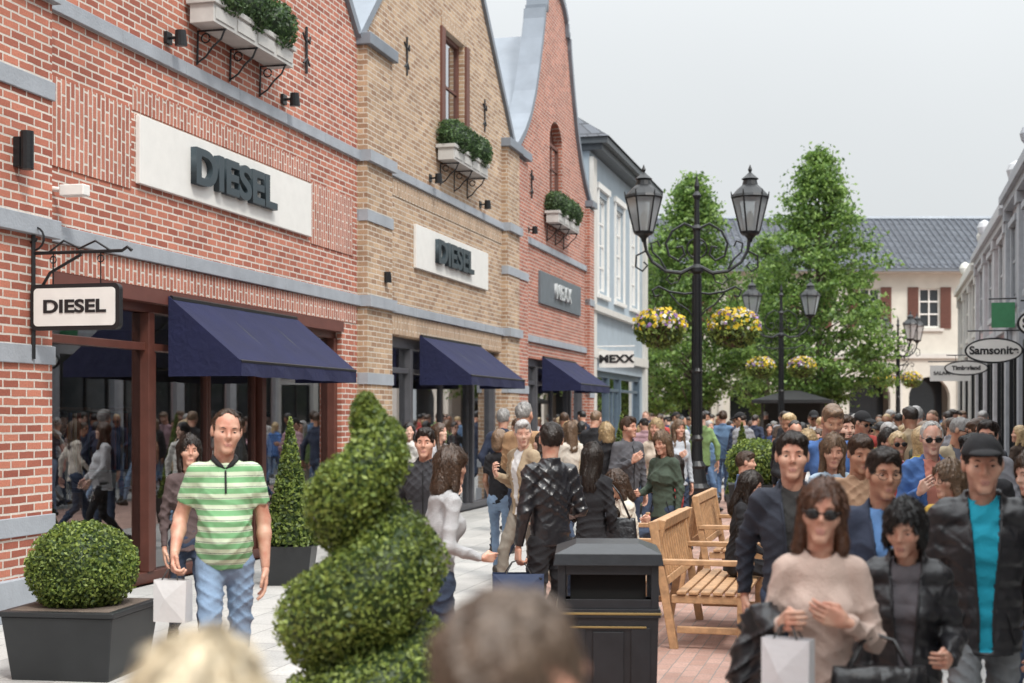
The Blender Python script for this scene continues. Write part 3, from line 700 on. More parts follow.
def storefront(p,s0,s1,z1,posts,door,frame=None):
    f=frame or WOODD; b=MB(); n0,n1=-.24,-.08
    b.box(n0,n1,s0,s1,z1-.16,z1); b.box(n0,n1,s0,s1,.0,.12)
    b.box(n0+.02,n1-.02,s0,s1,2.38,2.46)
    xs=[s0]+posts+[s1-.12]
    for s in xs: b.box(n0-.01,n1+.02,s,s+.12,.12,z1-.16)
    d0,d1=door; m=(d0+d1)/2
    for s in (d0+.06,m-.05,m+.01,d1-.1): b.box(n0+.04,n1-.04,s,s+.05,.12,2.38)
    for s in (m-.12,m+.12): b.tube([(n1+.03,s,.9),(n1+.05,s,.95),(n1+.05,s,1.35),(n1+.03,s,1.4)],.014,6)
    b.obj('shopfront_frame',[f],p,bevel=.008)
    g=MB(); g.add([(-.16,s0,.12),(-.16,s1,.12),(-.16,s1,z1-.16),(-.16,s0,z1-.16)],[(0,1,2,3)]); g.obj('shopfront_glass',[GL],p)
    shop_interior(p,s0,s1,z1)
def awning(s0,s1,zt,zb,pr=.95):
    e=top('shop_awning'); b=MB(); zv=zb+.15
    K=12
    def sag(i): return .018*abs(sin(pi*i/3))
    for i in range(K):
        a=s0+(s1-s0)*i/K; c=s0+(s1-s0)*(i+1)/K
        m0=((.04+pr)/2,a,(zt+zv)/2-sag(i)); m1=((.04+pr)/2,c,(zt+zv)/2-sag(i+1))
        b.add([(.04,a,zt),(.04,c,zt),m1,m0,(pr,c,zv),(pr,a,zv),(pr+.012*sin(i*1.9),a,zb+.006*sin(i*2.3)),(pr+.012*sin((i+1)*1.9),c,zb+.006*sin((i+1)*2.3))],[(0,3,2,1),(3,5,4,2),(5,6,7,4)])
    for s in (s0,s1):
        b.add([(.04,s,zt),((.04+pr)/2,s,(zt+zv)/2),(pr,s,zv),(pr,s,zb),(.04,s,zb)],[(0,1,2,3,4)])
    b.obj('canvas',[NAVY],e)
    f=MB(); f.tube([(pr-.01,s0,zv),(pr-.01,s1,zv)],.018,6); f.tube([(.06,s0+.02,zt-.02),(.06,s1-.02,zt-.02)],.03,6)
    k=int((s1-s0)/.9)
    for i in range(k+1):
        s=s0+.02+(s1-s0-.04)*i/k; f.tube([(.05,s,zt-.03),(pr-.02,s,zv-.01)],.012,5)
    f.obj('frame',[BLACK],e); return e
def band(p,s0,s1,z,h=.14,n=.05,mat=None,name='stone_band'):
    b=MB(); k=max(1,int((s1-s0)/1.2))
    for i in range(k): b.box(-.02,n,s0+(s1-s0)*i/k+.003,s0+(s1-s0)*(i+1)/k-.003,z-h/2,z+h/2)
    return b.obj(name,[mat or STONE],p,bevel=.006)
def spot(s,z):
    e=top('wall_light'); b=MB(); b.box(0,.04,s-.06,s+.06,z-.06,z+.06); b.tube([(.04,s,z),(.14,s,z),(.17,s,z-.02)],.018,6)
    b.tube([(.17,s-.015,z+.07),(.17,s,z-.09)],[.055,.065],12); b.obj('fitting',[BLACK],e,bevel=.003)
def planterbox(s0,s1,z):
    e=top('window_box'); b=MB(); b.box(.06,.34,s0,s1,z,z+.24,0); b.box(.03,.37,s0-.03,s1+.03,z+.2,z+.26,0); 
    for i in range(4):
        s=s0+(s1-s0)*(i+.5)/4; b.box(.34,.352,s-.23*(s1-s0)/2+.02,s+.23*(s1-s0)/2-.02,z+.04,z+.17,0)
    b.obj('trough',[M('box_white',(.50,.49,.47),.6,var=.14)],e,bevel=.006)
    i=MB()
    for s in (s0+.25,(s0+s1)/2,s1-.25):
        i.tube([(.02,s,z-.38),(.03,s,z-.02),(.36,s,z-.02)],.014,5); i.tube([(.02,s,z-.36),(.12,s,z-.30),(.2,s,z-.2),(.3,s,z-.12),(.34,s,z-.03)],.012,5)
        i.tube([(.12+.05*cos(a),s,z-.1+.05*sin(a)) for a in np.linspace(0,6,12)],.009,5)
    i.obj('iron_brackets',[BLACK],e)
    k=max(2,int((s1-s0)/.62))
    for j in range(k):
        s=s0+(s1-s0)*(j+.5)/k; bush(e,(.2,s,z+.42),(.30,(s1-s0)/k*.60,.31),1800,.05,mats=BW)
def anchor(s,z):
    e=top('wall_anchor'); b=MB(); b.tube([(.03,s,z-.3),(.03,s,z+.3)],.018,6); b.tube([(.03,s-.12,z+.2),(.05,s-.06,z+.1),(.03,s,z+.16),(.05,s+.06,z+.1),(.03,s+.12,z+.2)],.014,5)
    b.tube([(.03,s-.1,z-.18),(.04,s,z-.1),(.03,s+.1,z-.18)],.014,5); b.obj('iron',[BLACK],e)
N0=top('brick_shop_building'); facade(N0,'front_wall',[(-8,0),(9.3,0),(9.3,7),(.6,11),(-8,7)],[rect(-5,-1,.1,2.9),rect(1.5,7.8,.1,2.9),rect(2,3.2,6,7.6)],RED2)
storefront(N0,1.5,7.8,2.9,[3.5,5.6],(3.6,5.6)); storefront(N0,-5,-1,2.9,[-3],(-3,-1)); band(N0,-8,9.2,3.34); band(N0,-8,9.2,5.39); window(N0,2,3.2,6,7.6,-.15,SHUT,GLU,2,3)
b=MB(); b.box(-9,-5.2,-8,9.3,0,7); b.box(-5.2,-.31,-8,9.3,3,7); b.obj('body',[RED2],N0)
# --- A
A=top('brick_shop_building')
PKA=(14.1,11.5)
facade(A,'front_wall',[(9.3,0),(18.9,0),(18.9,7.0),PKA,(9.3,7.0)],[rect(11.12,18.3,0.0,2.93),rect(13.9,15.3,6.45,8.3)],RED)
b=MB(); b.box(-9,-5.2,9.32,18.88,0,6.9); b.box(-5.2,-.31,9.32,18.88,3.0,6.9); b.obj('body',[RED2],A)
storefront(A,11.12,18.3,2.93,[13.1,15.85],(13.25,15.85))
window(A,13.9,15.3,6.45,8.3,-.15,SHUT,GLU,2,3)
coping(A,[(9.3,7.0),PKA,(18.9,7.0)],ZINC,-.36,.06)
b=MB(); b.add([(-.3,9.3,6.85),(-9,9.3,6.85),(-9,14.1,11.3),(-.3,14.1,11.3),(-.3,18.9,6.85),(-9,18.9,6.85)],[(0,1,2,3),(3,2,5,4)]); b.obj('roof',[ZINC],A)
band(A,11.1,18.9,3.34,.15); band(A,11.1,18.9,5.39,.14)
box('pier',A,RED,-.02,.13,9.25,11.05,.35,9.0)
box('pier_plinth',A,STONE,-.02,.19,9.22,11.08,0,.35,.01)
for z in (.78,2.24,4.55): box('pier_stone',A,STONE,-.02,.155,9.23,11.07,z-.08,z+.08,.006)
box('pier_band',A,STONE,-.02,.20,9.2,11.09,3.26,3.42,.006); box('pier_band',A,STONE,-.02,.20,9.2,11.09,5.32,5.46,.006)
box('plinth',A,STONE,-.02,.05,18.3,18.9,0,.35)
box('door_lintel',A,M('lintel',(.13,.045,.035),.5),-.2,.035,11.12,18.3,2.86,3.0)
facade(A,'soldier_course',rect(11.1,18.85,3.01,3.255),[],REDV,n=.010,depth=.03)
facade(A,'soldier_course',rect(12.66,17.18,4.74,4.98),[],REDV,n=.010,depth=.03)
facade(A,'soldier_panel',rect(11.2,12.62,3.95,4.75),[],REDV,n=.012,depth=.03); facade(A,'soldier_panel',rect(17.2,18.7,3.95,4.75),[],REDV,n=.012,depth=.03)
b=MB(); b.box(0,.05,12.72,17.12,4.02,4.70); b.obj('sign_panel',[SIGNW],A,bevel=.006)
sg=top('shop_sign'); text('DIESEL',.52,sg,LETT,(.085,14.82,4.36),WALLROT,.035,.018,1.38)
planterbox(13.75,15.85,5.88)
spot(13.35,5.62); spot(16.3,5.62); spot(19.7,3.75); spot(22.2,5.6); spot(25.2,5.6); spot(28.9,5.6)
e=top('wall_light'); b=MB(); b.box(0.13,.19,10.47,10.58,3.8,4.05); b.tube([(.23,10.52,3.78),(.23,10.52,4.1)],.055,12); b.obj('fitting',[BLACK],e)
e=top('security_camera'); b=MB(); b.tube([(.0,11.25,3.74),(.12,11.25,3.72)],.025,8); b.tube([(.12,11.25,3.72),(.16,11.22,3.70)],[.05,.05],10); b.box(.12,.36,11.17,11.29,3.66,3.76); b.obj('housing',[WHITE],e,bevel=.02)
anchor(17.0,6.4)
# bracket sign
e=top('hanging_shop_sign'); s=10.72
b=MB(); b.tube([(.16,s,2.2),(.16,s,3.42)],.018,6); b.tube([(.16,s,3.1),(1.0,s,3.1),(1.05,s,3.13),(1.09,s,3.1)],.015,6)
b.tube([(.16,s,2.55),(.2,s,2.75),(.32,s,2.93),(.5,s,3.02),(.62,s,3.08)],.013,6)
b.tube([(.16+.1*cos(a)*(1-a/9),s,3.24+.1*sin(a)*(1-a/9)) for a in np.linspace(-1.5,6,20)],.010,5)
b.tube([(.3,s,3.1),(.45,s,3.2),(.6,s,3.13),(.75,s,3.19),(.9,s,3.1)],.010,5)
for n in (.35,.8): b.tube([(n,s,3.1),(n,s,2.8)],.006,5); b.tube([(n+.03*cos(a),s,3.04+.03*sin(a)) for a in np.linspace(0,6.2,10)],.006,4)
b.obj('iron_bracket',[BLACK],e)
def rrect(x0,x1,z0,z1,r,n=5):
    P=[]
    for cx,cz,a0 in ((x1-r,z1-r,0),(x0+r,z1-r,90),(x0+r,z0+r,180),(x1-r,z0+r,270)):
        for i in range(n+1):
            a=math.radians(a0+90*i/n); P.append((cx+r*cos(a),cz+r*sin(a)))
    return P
def plate(P,y0,y1,mb,mi):
    n=len(P); mb.add([(x,y0,z) for x,z in P]+[(x,y1,z) for x,z in P],[tuple(range(n)),tuple(range(2*n-1,n-1,-1))]+[(i,(i+1)%n,n+(i+1)%n,n+i) for i in range(n)],mi)
b=MB(); plate(rrect(.15,.99,2.44,2.83,.05),s-.03,s+.03,b,0); plate(rrect(.185,.955,2.475,2.795,.035),s-.036,s+.036,b,1); b.obj('board',[LETB,SIGNW],e)
text('DIESEL',.15,e,LETB,(.57,s-.04,2.635),(pi/2,0,0),.002,.005,1.35)
awning(13.32,16.6,2.95,2.12,.86)
# --- B
B=top('brick_gable_building'); PKB=(23.3,11.3)
facade(B,'front_wall',[(18.9,0),(27.7,0),(27.7,7.0),PKB,(18.9,7.0)],[rect(20.05,26.6,0,2.93),rect(22.95,24.15,6.5,8.25)],TAN,n=.02)
b=MB(); b.box(-9,-5.2,18.92,27.68,0,6.9); b.box(-5.2,-.3,18.92,27.68,3.0,6.9); b.obj('body',[TAN],B)
storefront(B,20.05,26.6,2.93,[21.45,25.0],(21.6,25.0),M('grey_wood',(.09,.09,.1),.4))
window(B,22.95,24.15,6.5,8.25,-.1,SHUT,GLU,1,2)
for ss in (22.75,24.2): box('shutter',B,SHUT,.02,.06,ss,ss+.2,6.5,8.25)
coping(B,[(18.9,7.0),PKB,(27.7,7.0)],ZINC,-.34,.08)
b=MB(); b.add([(-.3,18.9,6.85),(-9,18.9,6.85),(-9,23.3,11.1),(-.3,23.3,11.1),(-.3,27.7,6.85),(-9,27.7,6.85)],[(0,1,2,3),(3,2,5,4)]); b.obj('roof',[ZINC],B)
for s0,s1 in ((18.9,20.0),(26.75,27.7)):
    box('pier',B,TAN,0,.14,s0+.02,s1,.3,6.95); box('pier_plinth',B,STONE,0,.18,s0,s1+.02,0,.3)
    for z in (.78,2.24,4.55): box('pier_stone',B,STONE,0,.16,s0,s1+.01,z-.08,z+.08)
    box('pier_cap',B,ZINC,-.35,.22,s0-.04,s1+.06,6.95,7.12,.01)
    for z in (3.34,5.39): box('pier_band',B,STONE,0,.21,s0-.01,s1+.03,z-.08,z+.08)
band(B,20.0,26.75,3.34,.14,.07); band(B,20.0,26.75,5.39,.13,.07)
facade(B,'soldier_course',rect(20.02,26.7,2.95,3.26),[],TANV,n=.032,depth=.02)
facade(B,'soldier_course',rect(20.02,26.7,5.05,5.3),[],TANV,n=.032,depth=.02)
facade(B,'soldier_course',rect(22.8,24.3,8.26,8.5),[],TANV,n=.032,depth=.02)
b=MB(); b.box(.02,.07,21.35,25.6,4.05,4.74); b.obj('sign_panel',[SIGNW],B,bevel=.006)
sg=top('shop_sign'); text('DIESEL',.52,sg,LETT,(.105,23.35,4.4),WALLROT,.035,.018,1.38)
planterbox(22.5,24.6,5.95); anchor(21.0,7.3); anchor(25.5,7.3); awning(21.6,25.1,3.0,2.2,.9)
# --- C
C=top('dutch_gable_building'); cc=31.6
half=[(3.9,7.0),(3.55,7.2),(3.1,7.5),(2.6,7.95),(2.15,8.55),(1.8,9.2),(1.5,9.85),(1.3,10.35),(1.25,10.6),(1.05,10.6),(1.0,10.9),(.75,11.15),(.4,11.32)]
prof=[(cc-o,z) for o,z in half]+[(cc,11.38)]+[(cc+o,z) for o,z in half[::-1]]
arch=[(31.0,6.3),(32.3,6.3),(32.3,7.9)]+[(31.65+.65*cos(a),7.9+.5*sin(a)) for a in np.linspace(.3,pi-.3,7)]+[(31.0,7.9)]
facade(C,'front_wall',[(27.7,0),(35.5,0)]+prof[::-1],[rect(28.6,34.9,0,2.93),arch],RED2)
b=MB(); b.box(-9,-5.2,27.72,35.48,0,6.9); b.box(-5.2,-.31,27.72,35.48,3.0,6.9); b.obj('body',[RED2],C)
b=MB(); b.box(-.24,-.2,30.9,32.4,6.2,8.5); b.obj('window_backing',[SHUT],C)
storefront(C,28.6,34.9,2.93,[30.0,33.5],(30.1,33.5),M('grey_wood',(.09,.09,.1),.4))
window(C,31.0,32.3,6.3,7.9,-.12,SHUT,GLU,2,3)
coping(C,prof,ZINC,-.4,.08,.14)
b=MB(); b.add([(-.3,27.7,6.85),(-9,27.7,6.85),(-9,31.6,10.4),(-.3,31.6,10.4),(-.3,35.5,6.85),(-9,35.5,6.85)],[(0,1,2,3),(3,2,5,4)]); b.obj('roof',[ZINC],C)
b=MB(); plate([(cc+.35*cos(a),11.4+.35*sin(a)) for a in np.linspace(0,pi,10)],0,1,b,0); b.v=[( -.3+.35*y,x,z) for x,y,z in b.v]; b.obj('finial',[ZINC],C)
for s0,s1 in ((27.72,28.5),(34.95,35.5)):
    box('pier',C,RED2,-.02,.12,s0,s1,0,6.9); box('pier_cap',C,ZINC,-.35,.2,s0-.0,s1+.05,6.95,7.1)
    for z in (.78,2.24,4.55): box('pier_stone',C,STONE,-.02,.14,s0,s1+.01,z-.08,z+.08)
band(C,28.5,34.95,3.34); band(C,28.5,34.95,5.39)
b=MB(); b.box(0,.05,29.9,34.2,4.15,4.85); b.obj('sign_panel',[M('sign_grey',(.13,.15,.17),.5)],C)
sg=top('shop_sign'); text('MEXX',.46,sg,M('sign_letter_grey',(.5,.52,.53),.4),(.08,32.05,4.5),WALLROT,.03,.012,1.3)
planterbox(30.4,32.6,5.95); anchor(29.2,6.6); anchor(34.0,6.6); awning(30.1,33.5,3.0,2.25,.9)
# --- D
D=top('grey_shop_building'); S0,S1=35.5,44.3
wh=[rect(36.6+2.5*i,37.9+2.5*i,5.0,7.5) for i in range(3)]
facade(D,'front_wall',rect(S0,S1,0,8.45),wh+[rect(36.2,43.7,0,2.9)],BLUEW,depth=.25)
b=MB(); b.box(-8,-5.2,S0+.02,S1,0,8.45); b.box(-5.2,-.31,S0+.02,S1,3,8.45); b.box(-5.2,-.31,S1-.1,S1,0,3); b.obj('body',[BLUEW],D)
for w_ in wh:
    s0,z0=w_[0]; s1,z1=w_[2]; window(D,s0,s1,z0,z1,-.1,WHITE,GLU,2,4,.08)
    b=MB(); b.box(0,.05,s0-.12,s0,z0-.1,z1+.15); b.box(0,.05,s1,s1+.12,z0-.1,z1+.15); b.box(0,.08,s0-.2,s1+.2,z1+.15,z1+.3); b.box(0,.09,s0-.16,s1+.16,z0-.2,z0-.1); b.obj('window_surround',[WHITE],D)
storefront(D,36.2,43.7,2.9,[38.5,40.3],(38.6,40.3),M('blue_wood',(.1,.14,.18),.4))
b=MB(); b.box(-.02,.12,S0,S1,3.2,3.45); b.box(-.02,.16,S0,S1,4.4,4.55); b.box(-.02,.1,S0,S0+.5,0,8.3); b.box(-.02,.1,S1-.5,S1,0,8.3); b.obj('mouldings',[PALE],D)
b=MB(); b.box(-.3,.35,S0-.1,S1+.3,8.45,8.6); b.box(-.3,.5,S0-.2,S1+.4,8.6,8.75); b.obj('cornice',[M('dark_eave',(.07,.08,.09),.5)],D)
b=MB(); b.add([(.55,S0-.25,8.76),(.55,S1+.45,8.76),(-4,S1-3,11.9),(-4,S0+3,11.9),(-8.3,S1+.45,8.76),(-8.3,S0-.25,8.76)],[(0,1,2,3),(3,2,4,5),(0,3,5),(1,4,2)]); b.obj('roof',[TILE],D)
e=top('hanging_shop_sign'); b=MB(); b.tube([(.05,36.2,3.5),(1.05,36.2,3.5)],.015,6); b.box(.12,1.02,36.17,36.23,2.95,3.38); b.obj('board',[SIGNW],e); text('MEXX',.27,e,LETB,(.57,36.16,3.165),(pi/2,0,0),.003,.012,1.25)
# ============================================================ RIGHT ROW (n=9.65)
NRr=9.65
GLU2=M('dark_pane',(.03,.035,.04),.08,var=.1)
def rbuild(name,s0,s1,h,wall,pil,seed):
    E=top(name); b=MB(); b.box(NRr,NRr+8,s0,s1,0,h,0)
    k=max(2,int((s1-s0)/2.6)); w=(s1-s0)/k
    for i in range(k):
        c=s0+w*(i+.5)
        b.box(NRr-.03,NRr+.02,c-w*.36,c+w*.36,.1,2.9,2); b.box(NRr-.06,NRr,c-w*.38,c+w*.38,2.9,3.05,3)
        for q in (c-w*.37,c,c+w*.35): b.box(NRr-.07,NRr,q-.03,q+.05,.1,2.9,3)
        b.box(NRr-.03,NRr+.02,c-.5,c+.5,4.0,5.2,2); b.box(NRr-.08,NRr,c-.62,c-.5,3.9,5.3,1); b.box(NRr-.08,NRr,c+.5,c+.62,3.9,5.3,1); b.box(NRr-.12,NRr,c-.7,c+.7,5.3,5.42,1); b.box(NRr-.1,NRr,c-.66,c+.66,3.78,3.9,1)
        b.box(NRr-.05,NRr,c-.03,c+.03,4.0,5.2,1); b.box(NRr-.048,NRr,c-.5,c+.5,4.6,4.65,1)
    for i in range(k+1):
        c=s0+w*i; c0,c1=max(s0,c-.2),min(s1,c+.2)
        b.box(NRr-.12,NRr,c0,c1,0,h-.4,1); b.box(NRr-.16,NRr,c0-.03,c1+.03,0,.4,1); b.box(NRr-.16,NRr,c0-.04,c1+.04,h-.6,h-.4,1)
        if i%3==0: b.lathe([(.12,h+.3),(.09,h+.36),(.05,h+.4),(.16,h+.52),(.19,h+.64),(.14,h+.76),(.02,h+.84)],NRr+.1,(c0+c1)/2,10,1)
    b.box(NRr-.09,NRr,s0,s1,3.4,3.55,1); b.box(NRr-.16,NRr+.1,s0,s1,h-.4,h-.25,1); b.box(NRr-.24,NRr+.1,s0,s1,h-.25,h-.1,1); b.box(NRr-.06,NRr+.3,s0,s1,h-.1,h+.3,1)
    b.obj('facade',[wall,pil,GLU2,BLACK],E,bevel=.008)
rbuild('grey_classical_building',-6,11,6.2,CREAM,PALE,1); rbuild('classical_shop_building',11,29.5,6.1,GREYR,M('grey_trim',(.34,.36,.39),.6),2); rbuild('pink_shop_building',29.5,38.5,5.9,PINK,M('grey_trim2',(.44,.45,.47),.6),3); rbuild('classical_shop_building',38.5,47,5.7,GREYR,PALE,4)
def ovalsign(s,n0,n1,zc,hh,txt,col=None,ts=.19):
    e=top('oval_hanging_sign'); cx=(n0+n1)/2; b=MB()
    plate([(cx+(n1-n0)/2*cos(a),zc+hh*sin(a)) for a in np.linspace(0,2*pi,28)[:-1]],s-.03,s+.03,b,0); plate([(cx+((n1-n0)/2-.03)*cos(a),zc+(hh-.03)*sin(a)) for a in np.linspace(0,2*pi,28)[:-1]],s-.035,s+.035,b,1)
    b.tube([(n0+.05,s,zc+hh+.12),(NRr,s,zc+hh+.12)],.014,5,0)
    for n in (n0+.25,n1-.25): b.tube([(n,s,zc+hh+.12),(n,s,zc+hh*.75)],.006,4,0)
    b.obj('board',[LETB,SIGNW],e); text(txt,ts,e,LETB,(cx,s-.04,zc),(pi/2,0,0),.002,.006,1.02)
ovalsign(25.5,8.55,9.5,2.82,.22,'Samsonite'); ovalsign(33.5,8.55,9.5,2.78,.17,'Timberland',ts=.13); ovalsign(21.0,9.0,9.6,3.0,.2,'Shoes')
e=top('hanging_shop_sign'); b=MB(); b.box(8.4,9.4,38.2,38.26,2.6,3.0,0); b.tube([(8.35,38.23,3.1),(NRr,38.23,3.1)],.015,5,1); b.obj('board',[SIGNW,BLACK],e); text('SALAMANDER',.13,e,LETB,(8.9,38.19,2.8),(pi/2,0,0),.002,.003)
e=top('green_shop_sign'); b=MB(); b.box(9.1,9.5,27.0,27.06,3.3,3.75,0); b.tube([(9.05,27.03,3.82),(NRr,27.03,3.82)],.015,5,1); b.obj('board',[M('sign_green',(.05,.22,.10),.5),BLACK],e)
# ============================================================ FAR BUILDING
F=top('arcade_building',Vector((0,62,0)),0)
def ffac():
    holes=[]; outer=[(1,0),(25,0),(25,8.0),(1,8.0)]
    for i in range(9):
        c=2.6+2.6*i
        holes.append([(c-.9,0),(c+.9,0),(c+.9,2.5)]+[(c+.9*cos(a),2.5+.9*sin(a)) for a in np.linspace(.2,pi-.2,9)]+[(c-.9,2.5)])
        holes.append(rect(c-.45,c+.45,5.55,7.25))
    loops=[[Vector((a,b,0)) for a,b in l] for l in [outer]+holes]; tr=tessellate_polygon(loops); b=MB()
    b.add([(p.x,0,p.y) for l in loops for p in l],[tuple(t) for t in tr])
    for l in loops:
        for i in range(len(l)):
            p,q=l[i],l[(i+1)%len(l)]; b.add([(p.x,0,p.y),(q.x,0,q.y),(q.x,.35,q.y),(p.x,.35,p.y)],[(0,1,2,3)])
    b.obj('front_wall',[CREAM],F)
    w=MB(); 
    for i in range(9):
        c=2.6+2.6*i
        w.box(c-.45,c+.45,.15,.2,5.55,7.25,1)
        for q in (c-.45,c-.03,c+.39): w.box(q,q+.06,.08,.15,5.55,7.25,0)
        for z in (5.55,6.1,6.65,7.19): w.box(c-.45,c+.45,.09,.14,z,z+.06,0)
        for q in (c-.95,c+.47): 
            w.box(q,q+.46,-.05,.0,5.5,7.3,2)
            for k in range(14): w.box(q+.05,q+.41,-.07,-.05,5.6+.118*k,5.66+.118*k,2)
        w.box(c-.6,c+.6,-.09,.1,5.38,5.5,3)
        w.box(c-.9,c+.9,1.2,1.25,0,3.4,1)
        w.box(c+1.2,c+1.4,-.09,0,0,3.9,3)
    w.box(1,25,-.12,0,4.2,4.4,3); w.box(1,25,-.14,0,0,.4,3); w.box(.8,25.2,-.5,0,7.9,8.05,3); w.box(.8,25.2,-.62,-.5,7.95,8.1,4)
    w.obj('windows_and_trim',[WHITE,GLU2,SHUT,PALE,ZINC],F)
    r=MB(); r.add([(.5,-.65,8.06),(25.5,-.65,8.06),(25.5,4.6,10.9),(.5,4.6,10.9),(25.5,10,8.06),(.5,10,8.06)],[(0,1,2,3),(3,2,4,5)]); 
    r.obj('roof',[brick('roof_tiles_far',(.09,.10,.12),(.05,.055,.07),(.02,.022,.03),bw=.3,rh=.33,ms=.06,bump=1,rough=.7)],F)
    r=MB()
    for i in range(84): r.tube([(.65+.295*i,-.62,8.1),(.65+.295*i,4.55,10.9)],.05,5)
    r.obj('roof_ribs',[M('roof_rib',(.075,.085,.105),.7,var=.3,vs=2)],F)
    r=MB(); r.box(1,25,.4,9.5,4.0,8.0,0); r.box(1,25,3,3.1,0,4,0); r.obj('body',[CREAM],F)
    r=MB(); r.tube([(.5,4.6,10.92),(25.5,4.6,10.92)],.12,8); r.obj('ridge',[ZINC],F)
ffac()
e=top('market_kiosk',Vector((8.9,45,0)),-TH); b=MB()
b.box(-1.0,1.0,-.8,.8,0,1.0,0); 
for x in (-.95,.87):
    for y in (-.75,.67): b.box(x,x+.08,y,y+.08,1.0,2.2,0)
b.box(-.9,.9,.6,.68,1.0,2.2,0); b.frus(2.2,2.5,1.2,1.0,.2,.1,0,0,1); b.box(-1.22,1.22,-1.02,1.02,2.1,2.2,1); b.obj('stall',[M('kiosk_wood',(.04,.035,.03),.6),M('kiosk_roof',(.02,.02,.022),.6)],e)
# ============================================================ TREES
tree('hornbeam_tree',Vector((10.15,47,0)),10.35,2.5,2.2,640,3)
tree('hornbeam_tree',Vector((6.35,50,0)),10.0,2.3,2.2,560,8)
tree('hornbeam_tree',Vector((10.2,57,0)),8.8,1.9,1.9,260,11)
tree('hornbeam_tree',Vector((5.8,58,0)),8.6,2.0,1.9,280,13)
# ============================================================ LAMPS
def lantern(b,x,y,z,s=1.0):
    n=6
    b.lathe([(.03*s,z-.1*s),(.05*s,z-.04*s),(.09*s,z),(.15*s,z+.03*s),(.16*s,z+.06*s)],x,y,12,0)
    V0=[(x+.15*s*cos(2*pi*i/n),y+.15*s*sin(2*pi*i/n),z+.06*s) for i in range(n)]; V1=[(x+.29*s*cos(2*pi*i/n),y+.29*s*sin(2*pi*i/n),z+.62*s) for i in range(n)]
    b.add([tuple(Vector(v)) for v in V0+V1],[(i,(i+1)%n,n+(i+1)%n,n+i) for i in range(n)],1)
    b.lathe([(.03,z+.06),(.035,z+.12),(.05,z+.2),(.06,z+.3),(.045,z+.36),(.02,z+.4)],x,y,8,2)
    for i in range(n):
        b.tube([V0[i],V1[i]],.016*s,5,0); b.tube([V1[i],V1[(i+1)%n]],.022*s,5,0); b.tube([V0[i],V0[(i+1)%n]],.018*s,5,0)
        b.tube([V1[i],(V1[i][0]+.02*s*cos(2*pi*i/n),V1[i][1]+.02*s*sin(2*pi*i/n),z+.72*s)],[.02*s,.006*s],5,0)
    b.lathe([(.31*s,z+.62*s),(.29*s,z+.66*s),(.2*s,z+.76*s),(.13*s,z+.82*s),(.11*s,z+.9*s),(.14*s,z+.92*s),(.06*s,z+.99*s),(.02*s,z+1.03*s),(.035*s,z+1.07*s),(.005*s,z+1.15*s)],x,y,12,0)
def lamp(loc,rot=0,double=False,basket=True):
    e=top('street_lamp',loc,rot); b=MB()
    b.lathe([(.26,0),(.26,.12),(.22,.16),(.20,.5),(.22,.55),(.17,.62),(.13,.85),(.15,.9),(.10,.98),(.085,1.3),(.11,1.34),(.08,1.4),(.075,2.4),(.095,2.43),(.07,2.48),(.06,4.0),(.10,4.04),(.10,4.1),(.055,4.16),(.055,4.7),(.085,4.74),(.045,4.8),(.04,5.2),(.075,5.27),(.03,5.34),(.045,5.42),(.005,5.6)],0,0,16,0)
    for i in range(8):
        a=2*pi*i/8; b.tube([(.085*cos(a),.085*sin(a),1.42),(.068*cos(a),.068*sin(a),3.98)],.010,5,0)
    b.tube([(.0+.16*cos(a),0,4.42+.16*sin(a)) for a in np.linspace(0,2*pi,20)],.014,6,0)
    arms=[0] if not double else [0,pi/2]
    for ar in arms:
        for sx in (-1,1):
            def W(pts): return [(sx*x*cos(ar),sx*x*sin(ar),z) for x,z in pts]
            b.tube(W([(.05,4.12),(.25,4.02),(.5,4.05),(.72,4.2),(.82,4.38),(.85,4.55)]),[.034,.034,.030,.027,.025,.032],7)
            b.tube(W([(.05,4.75),(.2,4.82),(.4,4.7),(.5,4.5),(.45,4.3),(.3,4.22),(.2,4.32),(.24,4.45),(.33,4.43)]),.020,6)
            b.tube(W([(.5,4.08),(.60,4.25),(.72,4.36),(.74,4.5),(.64,4.54),(.60,4.45)]),.015,6)
            b.tube(W([(.82,4.38),(.98,4.3),(.99,4.12),(.88,4.05),(.8,4.14),(.86,4.2)]),.016,6)
            b.tube(W([(.25,4.02),(.3,3.88),(.42,3.84),(.5,3.92),(.44,3.99)]),.014,6)
            b.tube(W([(.05,3.7),(.2,3.68),(.45,3.72),(.62,3.8),(.72,3.74),(.68,3.64),(.6,3.66)]),.018,6)
            b.tube(W([(.05,3.3),(.14,3.42),(.3,3.52),(.45,3.70)]),.014,6)
            if basket: 
                for q in (-.16,.16): b.tube(W([(.6,3.72),(.6+q,3.25)]),.005,4)
            lantern(b,sx*.86*cos(ar),sx*.86*sin(ar),4.62)
    b.obj('post_and_lanterns',[BLACK,LGL,M('burner',(.6,.58,.5),.4)],e,smooth=False)
    if basket:
        for sx in (-1,1):
            x=loc[0]+sx*.6*cos(rot); y=loc[1]+sx*.6*sin(rot); f=top('hanging_flower_basket',Vector((x,y,3.12)),0)
            q=MB(); q.lathe([(.05,-.3),(.2,-.22),(.29,-.08),(.31,.04)],0,0,14); q.obj('basket',[M('coir',(.08,.05,.03),.9,bump=.5)],f)
            P,d=shell_points(1500,(0,0,-.02),(.42,.42,.30),.7); leaves(P,.075,'foliage',BX,f,[.4,.4,.2],d)
            P,d=shell_points(520,(0,0,.04),(.43,.43,.30),.9,-.2); leaves(P,.07,'flowers',[FLY,FLP,FLW],f,[.6,.2,.2],d,.9,.4)
lamp(Vector((2.99,23,0))); lamp(Vector((7.95,42,0))); lamp(Vector((15.2,56,0)),.3,True)
